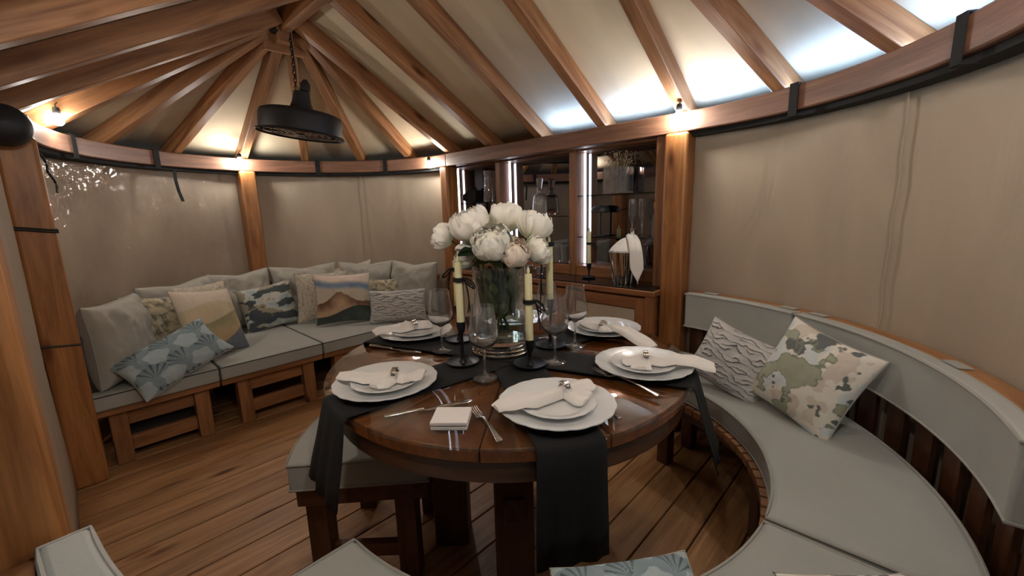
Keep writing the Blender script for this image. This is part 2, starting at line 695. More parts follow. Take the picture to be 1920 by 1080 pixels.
def arcpath(c, r, a0, a1, n):
    return [(c[0] + r * math.cos(D2R(a0 + (a1 - a0) * i / n)), c[1] + r * math.sin(D2R(a0 + (a1 - a0) * i / n))) for i in range(n + 1)]


wl = wallsheet('wall_left', arcpath(CL, RW, 270, 90, 90), 0.0, ZB0 + 0.02, 'taupe canvas wall curving behind the sofa', 0.007, seed=2)
wr = wallsheet('wall_right', arcpath(CR, RW, 90, -8, 60), 0.0, ZB0 + 0.02, 'taupe canvas wall curving behind the dining bench', 0.003, seed=5)
wb = wallsheet('wall_back', [(XL + (XR - XL) * i / 8, Y0 + RW + 0.27) for i in range(-1, 9)], 0.0, ZB0 + 0.1, 'canvas wall behind the drinks cabinet', 0.0)
wf = wallsheet('wall_front', [(XR + (XL - XR) * i / 40, Y0 - RW) for i in range(41)], 0.0, ZB0 + 0.02, 'taupe canvas wall along the near side', 0.004, seed=9)


def seam(c, a, parent, r=RW):
    b = MB()
    pts = []
    for i in range(24):
        z = 0.3 + (ZB0 - 0.3) * i / 23
        aa = D2R(a + 0.18 * math.sin(i * 1.7) + 0.12 * math.sin(i * 0.6))
        pts.append((c[0] + (r - 0.016) * math.cos(aa), c[1] + (r - 0.016) * math.sin(aa), z))
    b.tube(pts, 0.0035, 6)
    b.build('seam', M['canvas'], parent)


seam(CR, 44.6, wr)
seam(CL, 136.3, wl)
# black hems below the plates, and the black loops over them
for c, a0, a1, par in ((CL, 92, 268, wl), (CR, 87, -8, wr)):
    b = MB()
    b.arc(c, RB - 0.018, RB + 0.05, a0, a1, ZB0 - 0.022, ZB0 - 0.001, 48)
    b.build('black_hem', M['webbing'], par)


def loop(c, a, par):
    b = MB()
    hw = 0.95
    r0, r1 = RB - 0.051, RB + 0.051
    b.arc(c, r0 - 0.003, r0, a - hw, a + hw, ZB0 - 0.026, ZB1 + 0.004, 3)
    b.arc(c, r0 - 0.003, r1, a - hw, a + hw, ZB1 + 0.002, ZB1 + 0.006, 3)
    b.arc(c, r0 - 0.003, RB - 0.012, a - hw, a + hw, ZB0 - 0.026, ZB0 - 0.0225, 3)
    b.build('webbing_loop', M['webbing'], par)


for a in (62.5, 31.0):
    loop(CR, a, wr)
for a in (241.1, 211.1, 152.7, 123.1):
    loop(CL, a, wl)

# clear plastic sheet inside the left-hand canvas
pv = MB()
P = arcpath(CL, RW - 0.04, 262, 183, 40)
pv.grid(lambda u, v_: (P[int(round(u * 40))][0], P[int(round(u * 40))][1], 0.80 + 0.85 * v_ + 0.0), 40, 12)
for i, p in enumerate(pv.v):
    k = 0.010 * math.sin(p[0] * 13 + p[2] * 5) + 0.007 * math.sin(p[1] * 17 - p[2] * 7) + 0.005 * math.sin(p[2] * 19 + p[1] * 6)
    d = Vector((p[0] - XL, p[1] - Y0)).normalized()
    pv.v[i] = (p[0] + d[0] * k, p[1] + d[1] * k, p[2])
struct(pv.build('window_1', M['pvc']), 'clear plastic window sheet hanging inside the canvas by the sofa')

# eaves led strips lying on the plate (dining half only)
ls = MB()
ls.arc(CR, RB + 0.004, RB + 0.016, -20, 90, ZB1 + 0.001, ZB1 + 0.007, 40)
tag(ls.build('led_strip', M['ledtop']), 'blue white light strip lying on the wall plate above the dining bench', 'light strip')
ls = MB()
ls.box(-1.86, -1.0, Y0 + RB + 0.004, Y0 + RB + 0.016, ZB1 + 0.001, ZB1 + 0.007)
tag(ls.build('led_strip', M['ledtop']), 'blue white light strip lying on the header above the drinks cabinet', 'light strip')


# ================================================================== LAMPS
def bulb(loc, lab):
    t = thing('festoon_bulb', lab, 'light bulb', loc, group='festoon bulbs along the eaves')
    b = MB()
    prof = [(0.0001, -0.030), (0.012, -0.028), (0.021, -0.019), (0.0245, -0.006), (0.022, 0.008), (0.015, 0.020), (0.012, 0.028)]
    b.lathe(prof, 16)
    b.build('glass_bulb', M['bulb'], t)
    b = MB()
    b.lathe([(0.0001, 0.062), (0.012, 0.060), (0.0155, 0.05), (0.0155, 0.030), (0.013, 0.028)], 14)
    b.build('socket', M['black'], t)
    b = MB()
    b.tube([(0, 0, 0.06), (0.004, 0, 0.075), (0.0, 0.01, 0.085)], 0.003, 6)
    b.build('wire', M['black'], t)
    return t


bulb((-3.286, 0.057 + 0.03, 1.825), 'lit festoon bulb at the far left above the cord wound post')
bulb((-4.00, 1.085, 1.745), 'lit festoon bulb on top of the post behind the sofa')
bulb((-3.075, 2.255, 1.703), 'lit festoon bulb at the left corner of the drinks cabinet')
bulb((-0.935, 2.255, 1.747), 'lit festoon bulb on the post between cabinet and bench')
bulb((XR + 1.12 * math.cos(D2R(-48)), Y0 + 1.12 * math.sin(D2R(-48)), 1.745), 'unseen festoon bulb added over the entrance for frontal light')  # out of view, added to raise the frontal light
bulb((XR + 1.12, Y0, 1.745), 'lit festoon bulb over the far side of the entrance')
bulb((-1.0, 0.035, 1.745), 'lit festoon bulb on the nearest post')

# pendant heater below the ridge end
ph = thing('pendant_heater', 'black round pendant heater hanging on a chain from the ridge', 'heater', (XL, Y0 + 0.01, 1.80))
tilt = (D2R(-5), D2R(5), 0)
b = MB()
b.lathe([(0.253, 0.0), (0.258, 0.004), (0.253, 0.012), (0.241, 0.016), (0.241, 0.105), (0.233, 0.128), (0.210, 0.138), (0.07, 0.150), (0.0001, 0.152)], 56)
sh = b.build('shade', M['black'], ph, rot=tilt)
b = MB()
b.lathe([(0.238, 0.012), (0.235, 0.10), (0.10, 0.12), (0.0001, 0.122)], 56)
b.build('inner_reflector', M['blackmetal'], sh)
b = MB()
for r in (0.05, 0.09, 0.13, 0.17, 0.21, 0.235):
    b.tube([(r * math.cos(2 * PI * i / 40), r * math.sin(2 * PI * i / 40), 0.012) for i in range(40)], 0.0022, 5, True)
for k in range(12):
    a = 2 * PI * k / 12
    b.tube([(0.03 * math.cos(a), 0.03 * math.sin(a), 0.012), (0.245 * math.cos(a), 0.245 * math.sin(a), 0.012)], 0.002, 5)
b.build('grille', M['steel'], sh)
b = MB()
b.tube([(0.16 * math.cos(2 * PI * i / 48), 0.16 * math.sin(2 * PI * i / 48), 0.05) for i in range(48)], 0.011, 8, True)
b.build('heating_tube', M['blackglass'], sh)
b = MB()
b.lathe([(0.075, 0.146), (0.068, 0.165), (0.056, 0.20), (0.050, 0.235), (0.047, 0.262), (0.0001, 0.263)], 28)
b.build('neck', M['black'], ph, rot=tilt)
b = MB()
b.lathe([(0.026, 0.262), (0.026, 0.288), (0.0001, 0.289)], 20)
b.build('collar', plain('aged_brass', lin(150, 140, 110), 0.4, 0.7), ph, loc=(-0.018, 0, 0), rot=tilt)
b = MB()
b.lathe([(0.02, 0.262), (0.03, 0.27), (0.028, 0.31), (0.012, 0.335), (0.0001, 0.336)], 16, (0.022, 0.012, 0))
b.build('junction_cap', M['black'], ph, rot=tilt)
b = MB()
z = 0.285
k = 0
while z < 0.60:
    pts = []
    for i in range(12):
        a = 2 * PI * i / 12
        p = (0.0085 * math.cos(a), 0, 0.015 * math.sin(a))
        pts.append((p[0], 0, p[2] + z) if k % 2 else (0, p[0], p[2] + z))
    b.tube(pts, 0.0028, 5, True)
    z += 0.0225
    k += 1
b.build('chain', M['blackmetal'], ph)
b = MB()
b.tube([(0.035, 0.012, 0.31), (0.06, 0.02, 0.30), (0.065, 0.02, 0.26), (0.05, 0.015, 0.235)], 0.004, 6)
b.tube([(0.02, 0.0, 0.33), (0.012, 0.006, 0.40), (0.018, 0.0, 0.48), (0.01, 0.0, 0.60)], 0.0035, 6)
b.build('cable', M['black'], ph)
b = MB()
b.tube([(0.012 * math.cos(2 * PI * i / 12), 0, 0.605 + 0.012 * math.sin(2 * PI * i / 12)) for i in range(12)], 0.003, 5, True)
b.build('hook', M['steel'], ph)

# black dome at the top of the near-left post
t = thing('dome_fixture', 'black round dome fixture at the top of the cord wound post', 'fixture', (-2.78, -0.09, 1.70))
b = MB()
b.lathe([(0.085, 0.0), (0.083, 0.03), (0.07, 0.06), (0.045, 0.08), (0.0001, 0.087)], 32, axis=(1, 0.1, 0.1))
b.build('dome', M['black'], t)
b = MB()
b.lathe([(0.03, -0.075), (0.03, 0.0), (0.085, 0.0)], 24, axis=(1, 0.1, 0.1))
b.build('mount', M['black'], t)

# cords, straps
for z0, n_, lab in ((1.262, 2, 'black cord wound twice round the near left post'), (0.722, 1, 'black cord tied once round the near left post')):
    b = MB()
    pts = []
    for i in range(24 * n_ + 1):
        a = PI + 2 * PI * i / 24
        ca, sa = math.cos(a), math.sin(a)
        q = max(abs(ca), abs(sa)) ** 0.93
        pts.append((-2.925 + 0.071 * ca / q, Y0 - RB - 0.01 + 0.071 * sa / q, z0 + 0.02 * i / (24 * n_) - 0.014 * sa))
    b.tube(pts, 0.004, 6)
    tag(b.build('tie_cord', M['black']), lab, 'cord')
b = MB()
P0 = np.array([CL[0] + 1.20 * math.cos(D2R(-106.6)), CL[1] + 1.20 * math.sin(D2R(-106.6)), 1.66])
P1 = np.array([CL[0] + 1.20 * math.cos(D2R(-112.3)), CL[1] + 1.20 * math.sin(D2R(-112.3)), 1.46])
pts = []
for i in range(17):
    u = i / 16
    p = P0 + (P1 - P0) * u
    bow = 0.035 * abs(math.sin(2 * PI * u))
    pts.append((p[0] - bow, p[1] + 0.3 * bow, p[2]))
b.tube(pts, 0.006, 6)
tag(b.build('bungee_cord', M['black']), 'black looped bungee cord dangling beside the cord wound post', 'cord')
b = MB()
a = D2R(-155)
c_ = (CL[0] + 1.17 * math.cos(a), CL[1] + 1.17 * math.sin(a))
pts = [(c_[0], c_[1], 1.655), (c_[0] + 0.01, c_[1] - 0.004, 1.58), (c_[0] + 0.005, c_[1] + 0.006, 1.50), (c_[0] + 0.014, c_[1] + 0.02, 1.43)]
for p, q in zip(pts, pts[1:]):
    b.beam(p, q, 0.022, 0.004, (0.9, 0.42, 0))
tag(b.build('hanging_strap', M['webbing']), 'short black strap hanging in front of the clear plastic window', 'strap')

# ================================================================== DRINKS CABINET
YF, YC, YM = 2.20, 2.45, 2.58             # counter front, shelf-frame front, mirror
cab = thing('drinks_cabinet', 'built-in wooden drinks cabinet with smoked mirror back and three shelf bays', 'cabinet', (-2.05, 2.4, 0))


def cbox(name, mat, x0, x1, y0, y1, z0, z1, grain='x', bev=0.003, parent=cab):
    b = MB()
    b.box(x0 + 2.05, x1 + 2.05, y0 - 2.4, y1 - 2.4, z0, z1, grain)
    return b.build(name, mat, parent, bev=bev)


XA, XB = -2.78, -1.02
cbox('carcass', M['cab'], XA + 0.01, XB - 0.01, YF + 0.045, YM, 0.05, 0.80)
cbox('plinth', M['dark'], XA + 0.03, XB - 0.03, YF + 0.07, YM, 0.0, 0.05)
cbox('counter', M['cab'], XA, XB + 0.01, YF, YC + 0.03, 0.80, 0.833, bev=0.005)
cbox('counter_glass', M['blackglass'], XA + 0.01, XB - 0.005, YF + 0.012, YC, 0.833, 0.840, bev=0.002)
nd = 3
dw = (XB - XA - 0.08) / nd
for i in range(nd):
    x0 = XA + 0.04 + i * dw
    x1 = x0 + dw
    d = cbox('door', M['cab'], x0 + 0.004, x1 - 0.004, YF + 0.030, YF + 0.044, 0.06, 0.785, 'z')
    cbox('panel', M['panel'], x0 + 0.075, x1 - 0.075, YF + 0.022, YF + 0.0299, 0.13, 0.715, parent=d)
    cbox('stile', M['cab'], x0 + 0.006, x0 + 0.07, YF + 0.012, YF + 0.03, 0.06, 0.785, 'z', parent=d)
    cbox('stile', M['cab'], x1 - 0.07, x1 - 0.006, YF + 0.012, YF + 0.03, 0.06, 0.785, 'z', parent=d)
    cbox('rail', M['cab'], x0 + 0.07, x1 - 0.07, YF + 0.012, YF + 0.03, 0.72, 0.785, 'x', parent=d)
    cbox('rail', M['cab'], x0 + 0.07, x1 - 0.07, YF + 0.012, YF + 0.03, 0.06, 0.125, 'x', parent=d)
cbox('corner_stile', M['cab'], XB - 0.045, XB - 0.002, YF + 0.006, YF + 0.05, 0.0, 0.80, 'z')
cbox('corner_stile', M['cab'], XA + 0.002, XA + 0.045, YF + 0.006, YF + 0.05, 0.0, 0.80, 'z')
cbox('sill', M['cab'], -3.08, -1.10, YC, YC + 0.035, 0.84, 0.908)
cbox('sill_board', M['cab'], -3.08, -1.10, YC + 0.035, YM - 0.004, 0.89, 0.908)
cbox('top_rail', M['cab'], -3.08, -1.10, YC, YM - 0.004, 1.672, 1.76)
for x0, x1, nm in ((-3.105, -3.055, 'jamb'), (-2.462, -2.412, 'divider'), (-1.75, -1.70, 'divider'), (-1.135, -1.085, 'jamb')):
    cbox(nm, M['cab'], x0, x1, YC - 0.012, YM - 0.004, 0.84, 1.76, 'z')
cbox('outer_jamb', M['cab'], -1.085, -1.022, 2.335, 2.45, 0.84, 1.70, 'z')
cbox('smoked_mirror', M['smoke'], -3.10, -1.09, YM - 0.003, YM, 0.84, 1.76, bev=0)
bays = ((-3.055, -2.462, (1.372,)), (-2.412, -1.75, (1.252,)), (-1.70, -1.135, (1.385, 1.108)))
for x0, x1, zs in bays:
    for z in zs:
        cbox('glass_shelf', M['shelfglass'], x0 + 0.002, x1 - 0.002, YC + 0.012, YM - 0.006, z - 0.008, z, bev=0)
    cbox('led_strip', M['led'], x0 + 0.004, x0 + 0.014, YM - 0.040, YM - 0.030, 0.915, 1.668, bev=0)
    cbox('led_channel', M['chrome'], x0 + 0.0005, x0 + 0.0035, YM - 0.045, YM - 0.025, 0.912, 1.67, bev=0)


# things on the shelves
def lobj(name, prof, mat, loc, lab=None, cat=None, group=None, n=32, mod=None, parent=None):
    b = MB()
    b.lathe(prof, n, mod=mod)
    o = b.build(name, mat, parent, loc)
    if lab:
        tag(o, lab, cat, group)
    return o


# glass decanter with stopper
dc = thing('decanter', 'clear square shouldered glass decanter with stopper in the middle bay', 'decanter', (-2.065, 2.505, 1.2525))
b = MB()
b.lathe([(0.0001, 0.002), (0.056, 0.003), (0.060, 0.012), (0.056, 0.09), (0.050, 0.135), (0.043, 0.155), (0.022, 0.162), (0.019, 0.175), (0.024, 0.205), (0.027, 0.208), (0.022, 0.208),
         (0.0145, 0.18), (0.016, 0.165), (0.036, 0.150), (0.044, 0.13), (0.050, 0.09), (0.052, 0.022), (0.0001, 0.018)], 32)
b.build('bottle', M['crystal'], dc)
b = MB()
b.lathe([(0.0001, 0.186), (0.012, 0.188), (0.018, 0.212), (0.022, 0.235), (0.029, 0.272), (0.024, 0.276), (0.0001, 0.276)], 24)
b.build('stopper', M['crystal'], dc)

for i, x0 in enumerate((-1.925, -1.835)):
    tb = lobj('tumbler', [(0.0001, 0.002), (0.030, 0.002), (0.033, 0.01), (0.040, 0.135), (0.037, 0.135), (0.030, 0.02), (0.0001, 0.018)], M['crystal'], (x0, 2.512, 0.9085),
              ('clear highball glass below the decanter nearer the peonies', 'clear highball glass below the decanter nearer the divider')[i], 'glass', 'highball glasses in the middle bay', 28,
              mod=lambda a, j: 1 + 0.03 * math.cos(12 * a) if 2 < j < 5 else 1)

# ribbed square vase with dried gypsophila
vz = thing('ribbed_vase', 'rectangular ribbed glass vase on the top right shelf', 'vase', (-1.415, 2.505, 1.3855))
b = MB()
pr, n = [], 0
W, D, HT = 0.085, 0.045, 0.165


def ribbed(off, z0, z1):
    P = []
    for i in range(22):
        P.append((-W + 2 * W * i / 21, -D - (0.0035 if i % 2 else 0)))
    for i in range(1, 9):
        P.append((W + (0.0035 if i % 2 else 0), -D + 2 * D * i / 9))
    for i in range(22):
        P.append((W - 2 * W * i / 21, D + (0.0035 if i % 2 else 0)))
    for i in range(1, 9):
        P.append((-W - (0.0035 if i % 2 else 0), D - 2 * D * i / 9))
    k = 1 - off / W
    return [(x * k, y * (1 - off / D)) for x, y in P]


o1, o2 = ribbed(0, 0, 0), ribbed(0.007, 0, 0)
nn = len(o1)
v = [(x, y, 0.001) for x, y in o1] + [(x, y, HT) for x, y in o1] + [(x, y, HT) for x, y in o2] + [(x, y, 0.012) for x, y in o2]
f = [tuple(range(nn - 1, -1, -1))]
for j in range(3):
    f += [(j * nn + i, j * nn + (i + 1) % nn, j * nn + nn + (i + 1) % nn, j * nn + nn + i) for i in range(nn)]
f.append(tuple(3 * nn + i for i in range(nn)))
b.add(v, f)
b.build('glass_body', M['crystal'], vz)
dr = thing('dried_flower_bunch', 'bunch of dried gypsophila standing in the ribbed glass vase', 'dried flowers', (-1.415, 2.505, 1.40))
b = MB()
bl = MB()
r_ = random.Random(3)
ico = [(0, 0, 1), (1, 0, 0), (0, 1, 0), (-1, 0, 0), (0, -1, 0), (0, 0, -1)]
icf = [(0, 1, 2), (0, 2, 3), (0, 3, 4), (0, 4, 1), (5, 2, 1), (5, 3, 2), (5, 4, 3), (5, 1, 4)]
for k in range(34):
    ex, ey, ez = r_.uniform(-0.10, 0.10), r_.uniform(-0.05, 0.045), r_.uniform(0.17, 0.245)
    bx_, by_ = r_.uniform(-0.03, 0.03), r_.uniform(-0.02, 0.02)
    mid = (bx_ * 0.4 + ex * 0.5, by_ * 0.4 + ey * 0.4, ez * 0.6)
    b.tube([(bx_, by_, 0.01), mid, (ex, ey, ez)], 0.0008, 4)
    for q in range(9):
        c = (ex + r_.gauss(0, 0.012), ey + r_.gauss(0, 0.01), ez + r_.gauss(-0.008, 0.014))
        rr = r_.uniform(0.0022, 0.004)
        bl.add([(c[0] + rr * p[0], c[1] + rr * p[1], c[2] + rr * p[2]) for p in ico], icf)
b.build('stems', M['dry'], dr)
o = bl.build('blossoms', M['dry'], dr)
o['kind'] = 'stuff'

# champagne flutes
fp = [(0.0001, 0.003), (0.028, 0.001), (0.029, 0.004), (0.006, 0.009), (0.0035, 0.02), (0.0035, 0.09), (0.006, 0.1), (0.018, 0.125), (0.0245, 0.16), (0.023, 0.20), (0.019, 0.24), (0.0185, 0.24), (0.022, 0.2), (0.0235, 0.16), (0.017, 0.127), (0.0001, 0.105)]
for i, x0 in enumerate((-1.315, -1.247)):
    lobj('champagne_flute', fp, M['glass'], (x0, 2.512, 1.1085), ('tall champagne flute next to the mushroom lamp', 'tall champagne flute nearest the right jamb')[i], 'glass', 'champagne flutes in the right bay', 24)
# small bottle at the jamb
t = thing('small_bottle', 'small gold topped bottle at the end of the middle right shelf', 'bottle', (-1.165, 2.515, 1.1085))
b = MB(); b.lathe([(0.0001, 0.001), (0.017, 0.001), (0.018, 0.12), (0.008, 0.15), (0.007, 0.18), (0.0001, 0.18)], 20); b.build('bottle_body', M['crystal'], t)
b = MB(); b.lathe([(0.0095, 0.178), (0.0095, 0.215), (0.0001, 0.216)], 16); b.build('cap', M['gold'], t)
# black mushroom lamp
t = thing('mushroom_lamp', 'black table lamp with flat dome shade on the middle right shelf', 'lamp', (-1.545, 2.51, 1.1085))
b = MB(); b.lathe([(0.0001, 0.001), (0.040, 0.001), (0.040, 0.006), (0.010, 0.010), (0.0001, 0.010)], 28); b.build('base', M['blackmetal'], t)
b = MB(); b.lathe([(0.0055, 0.008), (0.0055, 0.165)], 12); b.build('stem', M['blackmetal'], t)
b = MB(); b.lathe([(0.062, 0.158), (0.064, 0.168), (0.058, 0.188), (0.04, 0.202), (0.0001, 0.207)], 32); b.build('shade', M['black'], t)
# bellows camera and glass carafe in the left bay
t = thing('bellows_camera', 'black folding bellows camera on the left bay shelf', 'camera', (-2.835, 2.51, 1.3725))
b = MB(); b.box(-0.01, 0.085, -0.045, 0.045, 0.0, 0.105); b.build('body', M['black'], t, bev=0.006)
b = MB()
for i in range(6):
    k = 0.042 - 0.004 * i
    b.box(-0.025 - 0.014 * i, -0.013 - 0.014 * i, -k, k, 0.008 + 0.003 * i, 0.092 - 0.004 * i)
b.build('bellows', M['black'], t, bev=0.003)
b = MB(); b.lathe([(0.02, 0.0), (0.02, 0.012), (0.014, 0.014), (0.0001, 0.01)], 20, (-0.098, 0, 0.045), axis=(-1, -0.2, 0)); b.build('lens', M['chrome'], t)
b = MB(); b.box(0.0, 0.05, -0.02, 0.02, 0.105, 0.125); b.build('viewfinder', M['blackmetal'], t, bev=0.003)
t = thing('glass_carafe', 'tall clear glass carafe beside the bellows camera', 'carafe', (-2.625, 2.51, 1.3725))
b = MB(); b.lathe([(0.0001, 0.002), (0.044, 0.002), (0.046, 0.012), (0.030, 0.17), (0.028, 0.2), (0.034, 0.255), (0.032, 0.255), (0.026, 0.2), (0.028, 0.17), (0.042, 0.02), (0.0001, 0.016)], 28); b.build('carafe_body', M['crystal'], t)


# candlestick builder (also used on the table)
def ribbon_mesh(zr, ra, tail, flip=1):
    b = MB()
    for dz in (-0.004, 0.004):
        b.tube([(ra * math.cos(2 * PI * i / 16), ra * math.sin(2 * PI * i / 16), zr + dz) for i in range(16)], 0.0042, 6, True)
    for sgn in (-1, 1):
        pts = []
        for i in range(15):
            t_ = 2 * PI * i / 14
            o_ = (1 - math.cos(t_)) / 2
            pts.append((flip * (ra + 0.003 + 0.034 * o_), sgn * (0.010 * math.sin(t_) + 0.016 * o_), zr - 0.030 * o_ + 0.009 * math.sin(t_)))
        b.tube(pts, 0.0026, 5)
    pts = [(flip * (ra + 0.004 + 0.016 * math.sin(1.6 * u)), 0.006 * math.sin(5 * u), zr - tail * u) for u in [i / 10 for i in range(11)]]
    b.tube(pts, 0.0025, 5)
    pts = [(flip * (ra + 0.004 + 0.012 * math.sin(2.5 * u)), -0.006 - 0.006 * u, zr - tail * 0.72 * u) for u in [i / 10 for i in range(11)]]
    b.tube(pts, 0.0025, 5)
    return b


def candlestick(loc, hold, ctop, lab, rib=None, rz=0.0, rbase=0.058, rc=0.0135):
    t = thing('candlestick', lab, 'candlestick', loc, rz, 'black candlesticks')
    b = MB()
    b.lathe([(0.0001, 0.001), (rbase * 0.8, 0.001), (rbase, 0.007), (rbase, 0.010), (rbase * 0.8, 0.005), (0.014, 0.005), (0.008, 0.014), (0.006, 0.03), (0.0065, hold - 0.045), (0.012, hold - 0.038), (0.0165, hold - 0.015), (0.0165, hold), (0.0145, hold), (0.0145, hold - 0.01), (0.0001, hold - 0.01)], 36)
    b.build('holder', M['blackmetal'], t)
    b = MB()
    b.lathe([(rc, hold - 0.009), (rc * 0.92, ctop - 0.03), (rc * 0.8, ctop - 0.026), (rc * 0.3, ctop - 0.027), (0.0001, ctop - 0.027)], 20)
    c = b.build('candle', M['wax'], t)
    b = MB()
    b.lathe([(0.003, ctop - 0.028), (0.0055, ctop - 0.018), (0.0045, ctop - 0.010), (0.0001, ctop)], 10)
    b.build('flame_tip', M['wax'], c)
    if rib:
        ribbon_mesh(rib[0], rc + 0.0035, rib[1], rib[2] if len(rib) > 2 else 1).build('ribbon', M['webbing'], t)
    return t


candlestick((-1.553, 2.385, 0.8405), 0.10, 0.335, 'candlestick with ivory candle on the black counter', (0.23, 0.06), 0.3, 0.047)

# ice bucket, napkin, bottle
ib = thing('ice_bucket', 'fluted silver ice bucket on the black counter', 'ice bucket', (-1.268, 2.345, 0.8405))
b = MB()
b.lathe([(0.0001, 0.001), (0.066, 0.001), (0.070, 0.01), (0.094, 0.195), (0.098, 0.201), (0.094, 0.203), (0.088, 0.195), (0.064, 0.02), (0.0001, 0.018)], 128, mod=lambda a, j: 1 + 0.045 * math.cos(16 * a) if j in (2, 3) else 1)
b.build('bucket', M['chrome'], ib)
t = thing('wine_bottle', 'silver necked bottle leaning in the ice bucket', 'bottle', (-1.262, 2.355, 0.87), rot=(D2R(3), D2R(9), 0))
b = MB(); b.lathe([(0.0001, 0.0), (0.036, 0.002), (0.037, 0.17), (0.030, 0.20), (0.014, 0.235)], 24); b.build('glass_body', plain('bottle_green', (0.01, 0.02, 0.012), 0.1), t)
b = MB(); b.lathe([(0.0145, 0.23), (0.0145, 0.29), (0.017, 0.293), (0.017, 0.308), (0.0001, 0.31)], 20); b.build('foil_neck', M['steel'], t)
nk = MB()


def nk_hood(u, v_):
    # crumpled dome over the bucket mouth, highest at the bottle neck
    a = 2 * PI * u
    r = v_
    x_, y_ = 0.099 * r * math.cos(a), 0.099 * r * math.sin(a)
    z_ = 0.206 + 0.088 * (1 - r ** 1.7) * (0.80 + 4.0 * x_) + 0.010 * math.sin(5 * a + 1) * r * (1 - r) * 2 - 0.012 * r ** 6
    return (x_, y_, z_)


def nk_tail(u, v_):
    s_ = u * 2 - 1
    q = v_
    hw = 0.030 + 0.010 * math.sin(PI * q) - 0.034 * max(0, q - 0.66) / 0.34
    out_ = min(1, q / 0.24)
    x_ = 0.040 + 0.058 * out_ + 0.026 * q + s_ * hw * 0.85
    y_ = -0.010 - 0.058 * out_ - 0.006 * q + s_ * hw * 0.45
    z_ = 0.302 - 0.070 * out_ ** 1.5 - 0.215 * max(0, q - 0.18) / 0.82 + 0.003 * math.sin(9 * s_) - 0.010 * s_ * s_ * (1 - q)
    return (x_, y_, z_)


nk.grid(nk_hood, 40, 14, closeu=True)
nk.grid(nk_tail, 12, 24)
tag(nk.build('bucket_napkin', M['napkin'], loc=(-1.268, 2.345, 0.8405), solid=0.003), 'white napkin draped over the ice bucket with a long tail', 'napkin')

# crystal bowls on the counter behind the vase
for i, (x0, y0) in enumerate(((-1.93, 2.33), (-2.06, 2.34))):
    lobj('crystal_bowl', [(0.0001, 0.001), (0.022, 0.001), (0.024, 0.006), (0.040, 0.05), (0.044, 0.055), (0.036, 0.05), (0.020, 0.012), (0.0001, 0.01)], M['crystal'], (x0, y0, 0.8405),
         ('small cut crystal bowl on the counter nearer the ice bucket', 'small cut crystal bowl on the counter nearer the sofa')[i], 'bowl', 'crystal bowls on the counter', 24, mod=lambda a, j: 1 + 0.06 * math.cos(10 * a))

# ================================================================== SOFA
sb = MB(); sb.arc(CL, 1.15, 1.20, 100, 262, 0.70, 0.745, 40)
struct(sb.build('trim_5', M['bench'], bev=0.004), 'curved wooden rail behind the sofa back cushions')
SZ = 0.42
sofa_lab = ('sofa base module nearest the cord wound post', 'sofa base module second from the cord wound post', 'sofa base module third from the cord wound post', 'sofa base module in the corner by the drinks cabinet')
seat_lab = ('grey sofa seat cushion under the blue ginkgo pillow', 'grey sofa seat cushion in front of the camouflage pillow', 'grey sofa seat cushion in front of the mountain pillow', 'grey sofa seat cushion in the corner by the drinks cabinet')
ys = [-0.055, 0.54, 1.16, 1.78, 2.17]
for i in range(4):
    y0, y1 = ys[i] + 0.004, ys[i + 1] - 0.004
    w_ = y1 - y0
    t = thing('sofa_base', sofa_lab[i], 'sofa base', (-2.97, (y0 + y1) / 2, 0), group='wooden sofa base modules')
    xb = -max(0.25, min(0.85, (-2.97 - (XL - math.sqrt(max(0.02, 1.08 ** 2 - max(abs(y0 - Y0), abs(y1 - Y0)) ** 2))))))

    def sbx(name, x0, x1, a0, a1, z0, z1, g='y'):
        b = MB(); b.box(x0, x1, a0, a1, z0, z1, g); return b.build(name, M['bench'], t, bev=0.004)
    h2 = w_ / 2
    sbx('top_board', xb, 0.0, -h2, h2, 0.295, 0.332)
    lo = -h2 + 0.085 if i < 3 else -h2 + 0.05
    hi = h2 - 0.055 if i < 3 else h2 - 0.05
    for a in (lo, hi - 0.075):
        sbx('leg', -0.105, -0.03, a, a + 0.075, 0.0, 0.295, 'z')
        sbx('leg', xb + 0.01, xb + 0.07, a, a + 0.075, 0.0, 0.295, 'z')
    sbx('upper_rail', -0.085, -0.05, lo + 0.075, hi - 0.075, 0.205, 0.294)
    sbx('lower_rail', -0.085, -0.05, lo + 0.075, hi - 0.075, 0.055, 0.135)
    bk = MB(); bk.box(xb + 0.075, xb + 0.09, lo, hi, 0.0, 0.29); bk.build('back_board', M['dark'], t)
    # seat cushion
    n = 12
    poly = [(-2.95, y0), (-2.95, y1)]
    for k in range(n + 1):
        yy = y1 + (y0 - y1) * k / n
        poly.append((min(-3.05, XL - math.sqrt(max(0.0, 1.10 ** 2 - (yy - Y0) ** 2))), yy))
    cxm, cym = -3.2, (y0 + y1) / 2
    poly = [(p[0] - cxm, p[1] - cym) for p in poly]
    c = thing('seat_cushion', seat_lab[i], 'cushion', (cxm, cym, 0.333), group='grey sofa seat cushions')
    b = MB(); b.prism(poly, 0.0, SZ - 0.333)
    b.build('cushion', M['cush'], c, bev=0.012, seg=3)
    b = MB()
    b.tube([(p[0], p[1], SZ - 0.333 - 0.007) for p in poly], 0.0035, 6, True)
    b.build('piping', M['pipe_d'], c)


